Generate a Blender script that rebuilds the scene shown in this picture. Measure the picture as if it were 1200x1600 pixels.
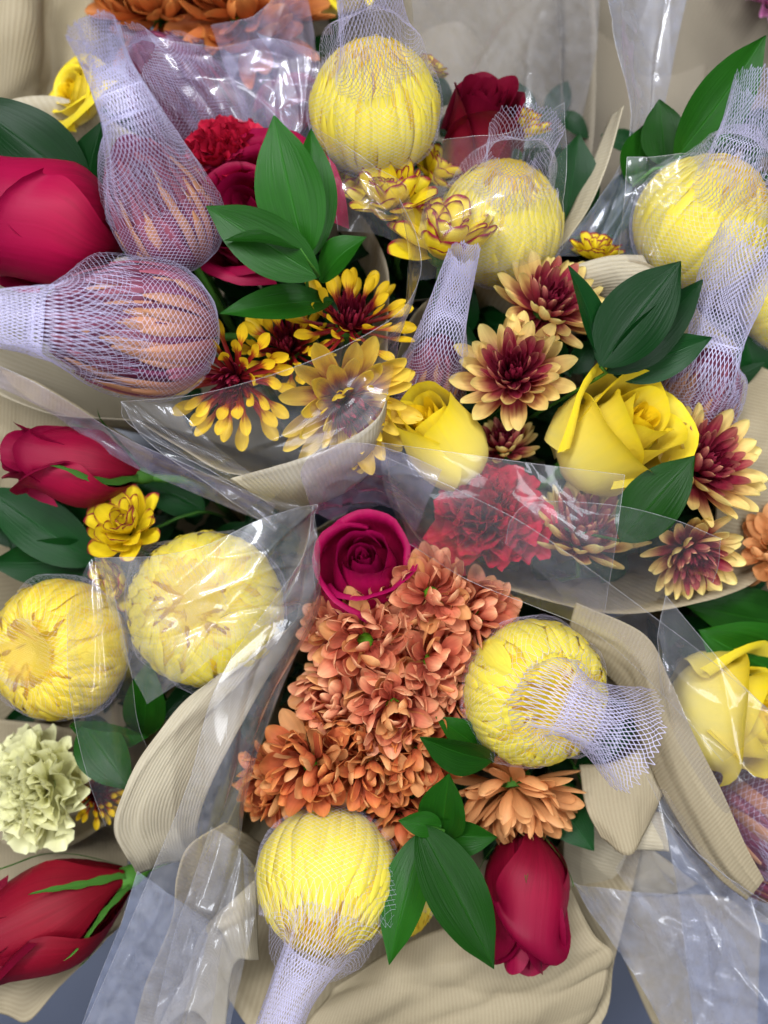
import bpy, math, random, zlib
import numpy as np
from mathutils import Vector, Matrix, Quaternion

for o in list(bpy.data.objects):
    bpy.data.objects.remove(o)
SC = bpy.context.scene
COL = SC.collection

# ------------------------------------------------------------------ camera
CAM_H = 0.60                 # camera height above the mean flower level, metres
PX = 0.0004                  # metres per photograph pixel at that level
cam_d = bpy.data.cameras.new('camera')
cam_d.sensor_fit = 'VERTICAL'
cam_d.sensor_height = 24.0
cam_d.sensor_width = 18.0
cam_d.lens = 12.0 / (800 * PX / CAM_H)
cam_d.clip_start = 0.01
cam_d.clip_end = 50
cam_d.dof.use_dof = True
cam_d.dof.focus_distance = CAM_H - 0.03
cam_d.dof.aperture_fstop = 2.4
cam = bpy.data.objects.new('camera', cam_d)
cam.location = (0, 0, CAM_H)
COL.objects.link(cam)
SC.camera = cam

# ------------------------------------------------------------------ world and shop lamps
world = bpy.data.worlds.new('World')
SC.world = world
world.use_nodes = True
wb = world.node_tree.nodes['Background']
wb.inputs['Color'].default_value = (0.84, 0.87, 1.0, 1)
wb.inputs['Strength'].default_value = 0.10


def ceiling_lamp(x, y, z, sx, sy, power, colour=(0.93, 0.96, 1.0)):
    d = bpy.data.lights.new('ceiling_lamp', 'AREA')
    d.shape = 'RECTANGLE'
    d.size, d.size_y = sx, sy
    d.energy = power
    d.color = colour
    o = bpy.data.objects.new('ceiling_lamp', d)
    o.location = (x, y, z)
    o.rotation_euler = (Vector((0, 0, 0)) - Vector((x, y, z))).to_track_quat('-Z', 'Y').to_euler()
    COL.objects.link(o)


ceiling_lamp(-0.75, 0.75, 2.1, 1.5, 0.3, 47)
ceiling_lamp(0.75, 1.1, 2.1, 1.5, 0.3, 36)
ceiling_lamp(0.9, -0.6, 2.1, 0.3, 1.5, 16)
ceiling_lamp(-1.1, -0.8, 2.1, 0.3, 1.5, 12)

SC.view_settings.view_transform = 'Standard'
SC.view_settings.look = 'None'
SC.view_settings.gamma = 1.0
SC.view_settings.exposure = 0.35
SC.render.engine = 'CYCLES'
SC.cycles.use_denoising = True
SC.cycles.transparent_max_bounces = 24
SC.cycles.max_bounces = 4
SC.cycles.diffuse_bounces = 2
SC.cycles.glossy_bounces = 2
SC.cycles.use_adaptive_sampling = True
SC.cycles.adaptive_threshold = 0.03
SC.cycles.adaptive_min_samples = 12
SC.cycles.sample_clamp_indirect = 6.0
SC.cycles.caustics_reflective = False
SC.cycles.caustics_refractive = False


# ------------------------------------------------------------------ helpers
def at(px, py, h=0.0):
    """world point at height h (m) seen at photograph pixel (px, py)"""
    k = PX * (CAM_H - h) / CAM_H
    return Vector(((px - 600) * k, (800 - py) * k, h))


def unit(h):
    return PX * (CAM_H - h) / CAM_H


def facing(ang, tilt):
    a, t = math.radians(ang), math.radians(tilt)
    return Vector((math.sin(t) * math.cos(a), math.sin(t) * math.sin(a), math.cos(t)))


def frame(loc, ang, tilt, roll=0.0):
    q = facing(ang, tilt).to_track_quat('Z', 'Y') @ Quaternion((0, 0, 1), math.radians(roll))
    return Matrix.Translation(loc) @ q.to_matrix().to_4x4()


def smooth01(x):
    x = np.clip(x, 0, 1)
    return x * x * (3 - 2 * x)


def catmull(P, n):
    """n samples of a Catmull-Rom curve through the rows of P"""
    P = np.asarray(P, float)
    m = len(P)
    if m == 1:
        return np.repeat(P, n, 0)
    if m == 2:
        t = np.linspace(0, 1, n)[:, None]
        return P[0] * (1 - t) + P[1] * t
    E = np.vstack([2 * P[0] - P[1], P, 2 * P[-1] - P[-2]])
    # spread samples by chord length
    L = np.linalg.norm(np.diff(P[:, :3], axis=0), axis=1) + 1e-9
    cum = np.concatenate([[0], np.cumsum(L)])
    s = np.linspace(0, cum[-1], n)
    i = np.clip(np.searchsorted(cum, s, 'right') - 1, 0, m - 2)
    t = ((s - cum[i]) / L[i])[:, None]
    p0, p1, p2, p3 = E[i], E[i + 1], E[i + 2], E[i + 3]
    return 0.5 * (2 * p1 + (p2 - p0) * t + (2 * p0 - 5 * p1 + 4 * p2 - p3) * t ** 2 + (3 * p1 - p0 - 3 * p2 + p3) * t ** 3)


def fast_mesh(name, V, Q, uv=None, mats=(), midx=None, smooth=True):
    me = bpy.data.meshes.new(name)
    V = np.ascontiguousarray(V, dtype=np.float32)
    Q = np.ascontiguousarray(Q, dtype=np.int32)
    k = Q.shape[1]
    me.vertices.add(len(V))
    me.vertices.foreach_set('co', V.ravel())
    me.loops.add(Q.size)
    me.loops.foreach_set('vertex_index', Q.ravel())
    me.polygons.add(len(Q))
    me.polygons.foreach_set('loop_start', np.arange(0, Q.size, k, dtype=np.int32))
    if uv is not None:
        l = me.uv_layers.new(name='UVMap')
        l.data.foreach_set('uv', np.ascontiguousarray(uv[Q.ravel()], dtype=np.float32).ravel())
    for m in mats:
        me.materials.append(m)
    if midx is not None:
        me.polygons.foreach_set('material_index', np.ascontiguousarray(midx, dtype=np.int32))
    me.update(calc_edges=True)
    if smooth:
        me.polygons.foreach_set('use_smooth', np.ones(len(Q), dtype=bool))
    me.validate()
    return me


def grid_arrays(P, off=0):
    nu, nv = P.shape[:2]
    idx = np.arange(nu * nv).reshape(nu, nv) + off
    return np.stack([idx[:-1, :-1], idx[1:, :-1], idx[1:, 1:], idx[:-1, 1:]], -1).reshape(-1, 4)


def grid_mesh(name, P, mat, uv=None):
    """P (nu, nv, 3): u across, v along"""
    nu, nv = P.shape[:2]
    if uv is None:
        uu, vv = np.meshgrid(np.linspace(0, 1, nu), np.linspace(0, 1, nv), indexing='ij')
        uv = np.stack([uu, vv], -1)
    return fast_mesh(name, P.reshape(-1, 3), grid_arrays(P), uv.reshape(-1, 2), [mat] if mat else [])


def tube_arrays(path, rad, sides=6, off=0):
    path = np.asarray(path, float)
    n = len(path)
    rad = np.broadcast_to(np.asarray(rad, float), (n,))
    T = np.gradient(path, axis=0)
    T /= np.linalg.norm(T, axis=1)[:, None] + 1e-12
    ref = np.array([0.3, 0.9, 0.31])
    B = np.cross(T, ref)
    B /= np.linalg.norm(B, axis=1)[:, None] + 1e-12
    N = np.cross(B, T)
    a = np.linspace(0, 2 * np.pi, sides, endpoint=False)
    V = path[:, None, :] + rad[:, None, None] * (np.cos(a)[None, :, None] * B[:, None, :] + np.sin(a)[None, :, None] * N[:, None, :])
    i, j = np.meshgrid(np.arange(n - 1), np.arange(sides), indexing='ij')
    j2 = (j + 1) % sides
    Q = np.stack([i * sides + j, i * sides + j2, (i + 1) * sides + j2, (i + 1) * sides + j], -1).reshape(-1, 4) + off
    return V.reshape(-1, 3), Q


def thing(name, label, cat, M, group=None):
    o = bpy.data.objects.new(name, None)
    o.empty_display_size = 0.01
    o.matrix_world = M
    o['label'] = label
    o['category'] = cat
    if group:
        o['group'] = group
    COL.objects.link(o)
    return o


def part(name, me, parent, M=None, label=None):
    o = bpy.data.objects.new(name, me)
    o.parent = parent
    if M is not None:
        o.matrix_local = M
    if label:
        o['label'] = label
    COL.objects.link(o)
    return o


def local_pts(M, V):
    Mi = np.array(M.inverted())
    V = np.asarray(V, float).reshape(-1, 3)
    return V @ Mi[:3, :3].T + Mi[:3, 3]


# ------------------------------------------------------------------ materials
def new_mat(name):
    m = bpy.data.materials.new(name)
    m.use_nodes = True
    nt = m.node_tree
    nt.nodes.clear()
    out = nt.nodes.new('ShaderNodeOutputMaterial')
    return m, nt, out


def N(nt, t, **kw):
    n = nt.nodes.new(t)
    for k, v in kw.items():
        setattr(n, k, v)
    return n


def math_node(nt, op, a, b=None, clamp=False):
    n = N(nt, 'ShaderNodeMath', operation=op, use_clamp=clamp)
    for i, x in enumerate((a, b)):
        if x is None:
            continue
        if isinstance(x, (int, float)):
            n.inputs[i].default_value = x
        else:
            nt.links.new(x, n.inputs[i])
    return n.outputs[0]


def mix_col(nt, fac, a, b, blend='MIX'):
    n = N(nt, 'ShaderNodeMix', data_type='RGBA', blend_type=blend)
    for sock, x in ((n.inputs[0], fac), (n.inputs[6], a), (n.inputs[7], b)):
        if isinstance(x, (int, float)):
            sock.default_value = x
        elif isinstance(x, tuple):
            sock.default_value = (*x[:3], 1)
        else:
            nt.links.new(x, sock)
    return n.outputs[2]


def petal_mat(name, stops, edge=None, streak=0.25, transl=0.28, rough=0.5, vary=0.12, su=14.0, blotch=None, sheen=0.0, spec=0.3):
    """stops [(pos along petal, rgb)], edge (rgb, width)"""
    m, nt, out = new_mat(name)
    uvn = N(nt, 'ShaderNodeUVMap')
    sep = N(nt, 'ShaderNodeSeparateXYZ')
    nt.links.new(uvn.outputs[0], sep.inputs[0])
    info = N(nt, 'ShaderNodeObjectInfo')
    # streaks that run along the petal
    mp = N(nt, 'ShaderNodeMapping')
    mp.inputs['Scale'].default_value = (su, 1.6, 1)
    nt.links.new(uvn.outputs[0], mp.inputs[0])
    no = N(nt, 'ShaderNodeTexNoise', noise_dimensions='4D')
    no.inputs['Scale'].default_value = 1.0
    no.inputs['Detail'].default_value = 1.5
    nt.links.new(mp.outputs[0], no.inputs['Vector'])
    nt.links.new(math_node(nt, 'MULTIPLY', info.outputs['Random'], 37.0), no.inputs['W'])
    # soft shift of the gradient
    v = math_node(nt, 'ADD', sep.outputs[1], math_node(nt, 'MULTIPLY', math_node(nt, 'SUBTRACT', no.outputs[0], 0.5), 0.25))
    ramp = N(nt, 'ShaderNodeValToRGB')
    cr = ramp.color_ramp
    while len(cr.elements) < len(stops):
        cr.elements.new(0.5)
    for e, (p, c) in zip(cr.elements, stops):
        e.position = p
        e.color = (*c, 1)
    nt.links.new(v, ramp.inputs[0])
    colr = ramp.outputs[0]
    if edge:
        ax = math_node(nt, 'ABSOLUTE', math_node(nt, 'MULTIPLY', math_node(nt, 'SUBTRACT', sep.outputs[0], 0.5), 2.0))
        d = math_node(nt, 'MAXIMUM', ax, math_node(nt, 'MULTIPLY', sep.outputs[1], 1.0))
        f = math_node(nt, 'MULTIPLY', math_node(nt, 'SUBTRACT', d, 1 - edge[1]), 2.2 / edge[1], True)
        f = math_node(nt, 'MULTIPLY', f, math_node(nt, 'MULTIPLY', math_node(nt, 'SUBTRACT', sep.outputs[1], 0.3), 3.0, True))
        colr = mix_col(nt, f, colr, edge[0])
    if blotch:
        tc = N(nt, 'ShaderNodeTexCoord')
        nb = N(nt, 'ShaderNodeTexNoise')
        nb.inputs['Scale'].default_value = blotch[1]
        nt.links.new(tc.outputs['Object'], nb.inputs['Vector'])
        f = math_node(nt, 'MULTIPLY', math_node(nt, 'SUBTRACT', nb.outputs[0], 0.52), 5.0, True)
        colr = mix_col(nt, math_node(nt, 'MULTIPLY', f, blotch[2]), colr, blotch[0])
    # brightness of streaks and of single petals
    b = math_node(nt, 'ADD', 1 - streak * 0.5, math_node(nt, 'MULTIPLY', no.outputs[0], streak))
    b = math_node(nt, 'MULTIPLY', b, math_node(nt, 'ADD', 1 - vary, math_node(nt, 'MULTIPLY', info.outputs['Random'], 2 * vary)))
    hsv = N(nt, 'ShaderNodeHueSaturation')
    nt.links.new(colr, hsv.inputs['Color'])
    nt.links.new(b, hsv.inputs['Value'])
    colr = hsv.outputs[0]
    pr = N(nt, 'ShaderNodeBsdfPrincipled')
    nt.links.new(colr, pr.inputs['Base Color'])
    pr.inputs['Roughness'].default_value = rough
    pr.inputs['Specular IOR Level'].default_value = spec
    pr.inputs['Sheen Weight'].default_value = sheen
    bump = N(nt, 'ShaderNodeBump')
    bump.inputs['Strength'].default_value = 0.25
    bump.inputs['Distance'].default_value = 0.0006
    nt.links.new(no.outputs[0], bump.inputs['Height'])
    nt.links.new(bump.outputs[0], pr.inputs['Normal'])
    tr = N(nt, 'ShaderNodeBsdfTranslucent')
    nt.links.new(colr, tr.inputs['Color'])
    mx = N(nt, 'ShaderNodeMixShader')
    mx.inputs[0].default_value = transl
    nt.links.new(pr.outputs[0], mx.inputs[1])
    nt.links.new(tr.outputs[0], mx.inputs[2])
    nt.links.new(mx.outputs[0], out.inputs[0])
    return m


MAT = {}
MAT['red'] = petal_mat('red_rose_petal', [(0.0, (0.12, 0.001, 0.008)), (0.5, (0.255, 0.001, 0.026)), (1.0, (0.20, 0.001, 0.028))], streak=0.34, transl=0.12, rough=0.55, vary=0.08, su=44, spec=0.18)
MAT['crimson'] = petal_mat('crimson_rose_petal', [(0.0, (0.15, 0.001, 0.011)), (0.5, (0.30, 0.001, 0.035)), (1.0, (0.25, 0.001, 0.036))], streak=0.3, transl=0.12, rough=0.55, vary=0.08, su=44, spec=0.18)
MAT['darkred'] = petal_mat('dark_red_rose_petal', [(0.0, (0.12, 0.002, 0.006)), (0.5, (0.19, 0.002, 0.012)), (1.0, (0.14, 0.001, 0.016))], streak=0.34, transl=0.10, rough=0.55, vary=0.08, su=44, spec=0.18)
MAT['magenta'] = petal_mat('magenta_rose_petal', [(0.0, (0.20, 0.002, 0.02)), (0.5, (0.32, 0.0015, 0.048)), (1.0, (0.30, 0.0015, 0.06))], streak=0.3, transl=0.12, rough=0.55, vary=0.08, su=44, spec=0.18)
MAT['yrose'] = petal_mat('yellow_rose_petal', [(0.0, (0.84, 0.72, 0.34)), (0.45, (0.90, 0.74, 0.15)), (1.0, (0.90, 0.70, 0.025))], streak=0.12, transl=0.3, rough=0.5, vary=0.05, su=20)
MAT['yrose_in'] = petal_mat('yellow_rose_heart_petal', [(0.0, (0.82, 0.48, 0.02)), (1.0, (0.88, 0.60, 0.01))], streak=0.12, transl=0.3, rough=0.5, vary=0.06, su=20)
MAT['ymum'] = petal_mat('yellow_mum_petal', [(0.0, (0.86, 0.63, 0.04)), (0.4, (0.93, 0.80, 0.12)), (1.0, (0.91, 0.76, 0.085))], streak=0.30, transl=0.35, vary=0.07, su=7)
MAT['gmum'] = petal_mat('golden_mum_petal', [(0.0, (0.76, 0.48, 0.02)), (0.5, (0.90, 0.68, 0.05)), (1.0, (0.92, 0.74, 0.08))], streak=0.35, transl=0.35, vary=0.10, su=4, blotch=((0.66, 0.38, 0.015), 70, 0.45))
MAT['ymum_heart'] = petal_mat('yellow_mum_heart_petal', [(0.0, (0.42, 0.19, 0.008)), (1.0, (0.72, 0.45, 0.02))], streak=0.4, vary=0.2, su=5)
MAT['tan'] = petal_mat('bronze_mum_outer_petal', [(0.0, (0.20, 0.03, 0.08)), (0.4, (0.34, 0.11, 0.10)), (1.0, (0.52, 0.25, 0.13))], streak=0.5, vary=0.15, su=5)
MAT['plum'] = petal_mat('bronze_mum_inner_petal', [(0.0, (0.04, 0.004, 0.018)), (0.6, (0.11, 0.012, 0.045)), (1.0, (0.19, 0.04, 0.075))], streak=0.5, vary=0.3, su=5)
MAT['mauve'] = petal_mat('mauve_mum_petal', [(0.0, (0.10, 0.012, 0.05)), (0.5, (0.19, 0.035, 0.085)), (1.0, (0.31, 0.085, 0.12))], streak=0.5, vary=0.25, su=5)
MAT['bi_out'] = petal_mat('bicolour_mum_outer_petal', [(0.0, (0.18, 0.01, 0.03)), (0.28, (0.40, 0.05, 0.06)), (0.50, (0.78, 0.52, 0.18)), (1.0, (0.90, 0.79, 0.28))], streak=0.3, vary=0.12, su=6)
MAT['bi_mid'] = petal_mat('bicolour_mum_middle_petal', [(0.0, (0.14, 0.006, 0.02)), (0.5, (0.28, 0.02, 0.045)), (0.82, (0.50, 0.16, 0.12)), (1.0, (0.78, 0.52, 0.24))], streak=0.3, vary=0.15, su=6)
MAT['bi_in'] = petal_mat('bicolour_mum_heart_petal', [(0.0, (0.06, 0.002, 0.01)), (0.6, (0.18, 0.006, 0.025)), (1.0, (0.26, 0.018, 0.045))], streak=0.3, vary=0.25, su=6)
MAT['spoon'] = petal_mat('spoon_mum_petal', [(0.0, (0.16, 0.003, 0.012)), (0.50, (0.28, 0.014, 0.012)), (0.62, (0.42, 0.08, 0.012)), (0.74, (0.84, 0.54, 0.015)), (1.0, (0.88, 0.60, 0.02))], streak=0.25, vary=0.12, su=6)
MAT['spoon_y'] = petal_mat('yellow_spoon_mum_petal', [(0.0, (0.20, 0.008, 0.02)), (0.25, (0.42, 0.08, 0.02)), (0.42, (0.78, 0.50, 0.05)), (1.0, (0.84, 0.63, 0.08))], streak=0.25, vary=0.12, su=6)
MAT['edged'] = petal_mat('red_edged_mum_petal', [(0.0, (0.62, 0.42, 0.01)), (0.4, (0.84, 0.64, 0.015)), (1.0, (0.88, 0.70, 0.04))], edge=((0.28, 0.015, 0.035), 0.27), streak=0.2, vary=0.1, su=6)
MAT['orange'] = petal_mat('orange_mum_petal', [(0.0, (0.42, 0.05, 0.035)), (0.4, (0.66, 0.18, 0.10)), (0.75, (0.82, 0.36, 0.19)), (1.0, (0.90, 0.52, 0.28))], streak=0.3, vary=0.14, su=6, transl=0.3)
MAT['rust'] = petal_mat('rust_mum_petal', [(0.0, (0.32, 0.04, 0.02)), (0.5, (0.58, 0.14, 0.05)), (1.0, (0.76, 0.31, 0.09))], streak=0.3, vary=0.18, su=6, transl=0.3)
MAT['deeporange'] = petal_mat('deep_orange_mum_petal', [(0.0, (0.30, 0.05, 0.012)), (0.5, (0.52, 0.15, 0.035)), (1.0, (0.68, 0.27, 0.07))], streak=0.3, vary=0.18, su=6)
MAT['peach'] = petal_mat('peach_mum_petal', [(0.0, (0.60, 0.22, 0.06)), (0.5, (0.78, 0.36, 0.14)), (1.0, (0.84, 0.44, 0.18))], streak=0.25, vary=0.10, su=6, transl=0.35)
MAT['redcarn'] = petal_mat('red_carnation_petal', [(0.0, (0.30, 0.004, 0.02)), (0.6, (0.46, 0.006, 0.03)), (1.0, (0.50, 0.010, 0.042))], streak=0.3, vary=0.15, transl=0.2)
MAT['cream'] = petal_mat('cream_carnation_petal', [(0.0, (0.62, 0.58, 0.18)), (0.5, (0.80, 0.78, 0.36)), (1.0, (0.86, 0.84, 0.50))], streak=0.2, vary=0.08, transl=0.3)
MAT['pink'] = petal_mat('pink_carnation_petal', [(0.0, (0.60, 0.16, 0.40)), (1.0, (0.78, 0.32, 0.60))], streak=0.2, vary=0.08)


def leaf_mat(name, base, light, rough=0.38, var=0.35):
    m, nt, out = new_mat(name)
    uvn = N(nt, 'ShaderNodeUVMap')
    sep = N(nt, 'ShaderNodeSeparateXYZ')
    nt.links.new(uvn.outputs[0], sep.inputs[0])
    info = N(nt, 'ShaderNodeObjectInfo')
    mp = N(nt, 'ShaderNodeMapping')
    mp.inputs['Scale'].default_value = (26, 1.2, 1)
    nt.links.new(uvn.outputs[0], mp.inputs[0])
    no = N(nt, 'ShaderNodeTexNoise')
    no.inputs['Scale'].default_value = 1.0
    no.inputs['Detail'].default_value = 2
    nt.links.new(mp.outputs[0], no.inputs['Vector'])
    n2 = N(nt, 'ShaderNodeTexNoise')
    n2.inputs['Scale'].default_value = 3.5
    n2.inputs['Detail'].default_value = 4
    nt.links.new(uvn.outputs[0], n2.inputs['Vector'])
    f = math_node(nt, 'ADD', math_node(nt, 'MULTIPLY', no.outputs[0], 0.55), math_node(nt, 'MULTIPLY', n2.outputs[0], 0.45))
    c = mix_col(nt, f, base, light)
    # midrib a little paler
    ax = math_node(nt, 'ABSOLUTE', math_node(nt, 'SUBTRACT', sep.outputs[0], 0.5))
    rib = math_node(nt, 'SUBTRACT', 1.0, math_node(nt, 'MULTIPLY', ax, 45.0), True)
    c = mix_col(nt, math_node(nt, 'MULTIPLY', rib, 0.18), c, tuple(min(1, x * 2.2) for x in light))
    hsv = N(nt, 'ShaderNodeHueSaturation')
    nt.links.new(c, hsv.inputs['Color'])
    nt.links.new(math_node(nt, 'ADD', 1 - var, math_node(nt, 'MULTIPLY', info.outputs['Random'], 2 * var)), hsv.inputs['Value'])
    pr = N(nt, 'ShaderNodeBsdfPrincipled')
    nt.links.new(hsv.outputs[0], pr.inputs['Base Color'])
    pr.inputs['Roughness'].default_value = rough
    pr.inputs['Specular IOR Level'].default_value = 0.15
    bump = N(nt, 'ShaderNodeBump')
    bump.inputs['Strength'].default_value = 0.32
    bump.inputs['Distance'].default_value = 0.0008
    nt.links.new(math_node(nt, 'SUBTRACT', no.outputs[0], rib), bump.inputs['Height'])
    nt.links.new(bump.outputs[0], pr.inputs['Normal'])
    tr = N(nt, 'ShaderNodeBsdfTranslucent')
    nt.links.new(hsv.outputs[0], tr.inputs['Color'])
    mx = N(nt, 'ShaderNodeMixShader')
    mx.inputs[0].default_value = 0.12
    nt.links.new(pr.outputs[0], mx.inputs[1])
    nt.links.new(tr.outputs[0], mx.inputs[2])
    nt.links.new(mx.outputs[0], out.inputs[0])
    return m


MAT['leaf'] = leaf_mat('ruscus_leaf_green', (0.004, 0.032, 0.002), (0.014, 0.092, 0.005))
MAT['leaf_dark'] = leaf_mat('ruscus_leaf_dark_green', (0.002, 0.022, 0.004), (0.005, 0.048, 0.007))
MAT['stem'] = leaf_mat('stem_green', (0.03, 0.10, 0.012), (0.07, 0.20, 0.03), rough=0.5)
MAT['sepal'] = leaf_mat('sepal_green', (0.03, 0.11, 0.015), (0.08, 0.22, 0.03), rough=0.5)
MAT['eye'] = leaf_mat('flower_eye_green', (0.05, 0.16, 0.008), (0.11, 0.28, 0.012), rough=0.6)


def net_mat():
    m, nt, out = new_mat('white_plastic_net')
    pr = N(nt, 'ShaderNodeBsdfPrincipled')
    pr.inputs['Base Color'].default_value = (0.66, 0.63, 0.86, 1)
    pr.inputs['Roughness'].default_value = 0.3
    tr = N(nt, 'ShaderNodeBsdfTranslucent')
    tr.inputs['Color'].default_value = (0.66, 0.63, 0.86, 1)
    mx = N(nt, 'ShaderNodeMixShader')
    mx.inputs[0].default_value = 0.35
    nt.links.new(pr.outputs[0], mx.inputs[1])
    nt.links.new(tr.outputs[0], mx.inputs[2])
    nt.links.new(mx.outputs[0], out.inputs[0])
    return m


MAT['net'] = net_mat()


def paper_mat(name, base, dark, period=0.0026, amount=0.5):
    """ribbed kraft paper; the UV map is in metres, ribs run along v"""
    m, nt, out = new_mat(name)
    uvn = N(nt, 'ShaderNodeUVMap')
    sep = N(nt, 'ShaderNodeSeparateXYZ')
    nt.links.new(uvn.outputs[0], sep.inputs[0])
    w = math_node(nt, 'SINE', math_node(nt, 'MULTIPLY', sep.outputs[0], 2 * math.pi / period))
    w = math_node(nt, 'ADD', math_node(nt, 'MULTIPLY', w, 0.5), 0.5)
    no = N(nt, 'ShaderNodeTexNoise')
    no.inputs['Scale'].default_value = 22
    no.inputs['Detail'].default_value = 5
    nt.links.new(uvn.outputs[0], no.inputs['Vector'])
    fib = N(nt, 'ShaderNodeTexNoise')
    fib.inputs['Scale'].default_value = 900
    fib.inputs['Detail'].default_value = 2
    nt.links.new(uvn.outputs[0], fib.inputs['Vector'])
    f = math_node(nt, 'MULTIPLY', w, math_node(nt, 'MULTIPLY', no.outputs[0], 1.5 * amount), True)
    f = math_node(nt, 'ADD', f, math_node(nt, 'MULTIPLY', math_node(nt, 'SUBTRACT', fib.outputs[0], 0.5), 0.5), True)
    c = mix_col(nt, f, base, dark)
    pr = N(nt, 'ShaderNodeBsdfPrincipled')
    nt.links.new(c, pr.inputs['Base Color'])
    pr.inputs['Roughness'].default_value = 0.62
    pr.inputs['Specular IOR Level'].default_value = 0.25
    bump = N(nt, 'ShaderNodeBump')
    bump.inputs['Strength'].default_value = 0.35
    bump.inputs['Distance'].default_value = 0.0005
    nt.links.new(math_node(nt, 'ADD', w, math_node(nt, 'MULTIPLY', no.outputs[0], 2.0)), bump.inputs['Height'])
    nt.links.new(bump.outputs[0], pr.inputs['Normal'])
    tr = N(nt, 'ShaderNodeBsdfTranslucent')
    nt.links.new(c, tr.inputs['Color'])
    mx = N(nt, 'ShaderNodeMixShader')
    mx.inputs[0].default_value = 0.18
    nt.links.new(pr.outputs[0], mx.inputs[1])
    nt.links.new(tr.outputs[0], mx.inputs[2])
    nt.links.new(mx.outputs[0], out.inputs[0])
    return m


MAT['paper'] = paper_mat('ribbed_kraft_paper', (0.375, 0.31, 0.20), (0.265, 0.205, 0.12))
MAT['paper_grey'] = paper_mat('greyish_ribbed_paper', (0.27, 0.23, 0.17), (0.20, 0.165, 0.115))  # kraft paper with shade put into its colour, for the upper cones and sheet
MAT['paper_pale'] = paper_mat('pale_ribbed_paper', (0.48, 0.42, 0.305), (0.37, 0.305, 0.20))


def film_mat(name, haze=0.05, tint=(0.97, 0.97, 0.99), rough=0.07, gain=1.7, hazecol=(0.80, 0.80, 0.86), broad=0.6):
    m, nt, out = new_mat(name)
    lw = N(nt, 'ShaderNodeLayerWeight')
    lw.inputs['Blend'].default_value = 0.5
    frs = math_node(nt, 'ADD', math_node(nt, 'MULTIPLY', math_node(nt, 'POWER', lw.outputs['Facing'], 4.5), 0.95), 0.045)
    tc = N(nt, 'ShaderNodeTexCoord')
    no = N(nt, 'ShaderNodeTexNoise')
    no.inputs['Scale'].default_value = 20
    no.inputs['Detail'].default_value = 1
    no.inputs['Distortion'].default_value = 0.3
    nt.links.new(tc.outputs['Object'], no.inputs['Vector'])
    bump = N(nt, 'ShaderNodeBump')
    bump.inputs['Strength'].default_value = 0.12
    bump.inputs['Distance'].default_value = 0.005
    nt.links.new(no.outputs[0], bump.inputs['Height'])
    gl = N(nt, 'ShaderNodeBsdfGlossy')
    gl.inputs['Color'].default_value = (1, 1, 1, 1)
    gl.inputs['Roughness'].default_value = rough
    nt.links.new(bump.outputs[0], gl.inputs['Normal'])
    gl2 = N(nt, 'ShaderNodeBsdfGlossy')
    gl2.inputs['Color'].default_value = (0.95, 0.95, 1, 1)
    gl2.inputs['Roughness'].default_value = 0.38
    glm = N(nt, 'ShaderNodeMixShader')
    glm.inputs[0].default_value = broad
    nt.links.new(gl.outputs[0], glm.inputs[1])
    nt.links.new(gl2.outputs[0], glm.inputs[2])
    tr = N(nt, 'ShaderNodeBsdfTransparent')
    tr.inputs['Color'].default_value = (*tint, 1)
    df = N(nt, 'ShaderNodeBsdfDiffuse')
    df.inputs['Color'].default_value = (*hazecol, 1)
    tl = N(nt, 'ShaderNodeBsdfTranslucent')
    tl.inputs['Color'].default_value = (*hazecol, 1)
    m0 = N(nt, 'ShaderNodeMixShader')
    m0.inputs[0].default_value = 0.4
    nt.links.new(df.outputs[0], m0.inputs[1])
    nt.links.new(tl.outputs[0], m0.inputs[2])
    # patchy pale haze: soft reflections put into the film as colour
    sc = N(nt, 'ShaderNodeTexNoise')
    sc.inputs['Scale'].default_value = 120
    sc.inputs['Detail'].default_value = 3
    nt.links.new(tc.outputs['Object'], sc.inputs['Vector'])
    m1 = N(nt, 'ShaderNodeMixShader')
    nt.links.new(math_node(nt, 'MULTIPLY', sc.outputs[0], haze * 2), m1.inputs[0])
    nt.links.new(tr.outputs[0], m1.inputs[1])
    nt.links.new(m0.outputs[0], m1.inputs[2])
    m2 = N(nt, 'ShaderNodeMixShader')
    nt.links.new(math_node(nt, 'MULTIPLY', frs, gain, True), m2.inputs[0])
    nt.links.new(m1.outputs[0], m2.inputs[1])
    nt.links.new(glm.outputs[0], m2.inputs[2])
    nt.links.new(m2.outputs[0], out.inputs[0])
    return m


MAT['film'] = film_mat('clear_cellophane', 0.03, gain=1.15)
MAT['film_milky'] = film_mat('milky_cellophane', 0.12)  # clear film, broad milky reflections painted in as haze
MAT['film_violet'] = film_mat('violet_cellophane', 0.16, (0.95, 0.92, 0.98), hazecol=(0.62, 0.54, 0.78))  # clear film, the violet cast of reflected light painted into the haze
MAT['film_blue'] = film_mat('bluish_cellophane', 0.20, (0.95, 0.96, 1.0), hazecol=(0.52, 0.58, 0.80))  # clear film whose haze colour imitates a lavender-blue ceiling reflection
MAT['film_edge'] = film_mat('cut_cellophane_edge', 0.22, rough=0.2, gain=2.2)


def floor_mat():
    m, nt, out = new_mat('shop_floor_grey')
    tc = N(nt, 'ShaderNodeTexCoord')
    no = N(nt, 'ShaderNodeTexNoise')
    no.inputs['Scale'].default_value = 9
    no.inputs['Detail'].default_value = 6
    nt.links.new(tc.outputs['Object'], no.inputs['Vector'])
    c = mix_col(nt, no.outputs[0], (0.05, 0.06, 0.095), (0.065, 0.078, 0.118))
    pr = N(nt, 'ShaderNodeBsdfPrincipled')
    nt.links.new(c, pr.inputs['Base Color'])
    pr.inputs['Roughness'].default_value = 0.4
    nt.links.new(pr.outputs[0], out.inputs[0])
    return m


MAT['floor'] = floor_mat()

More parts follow.
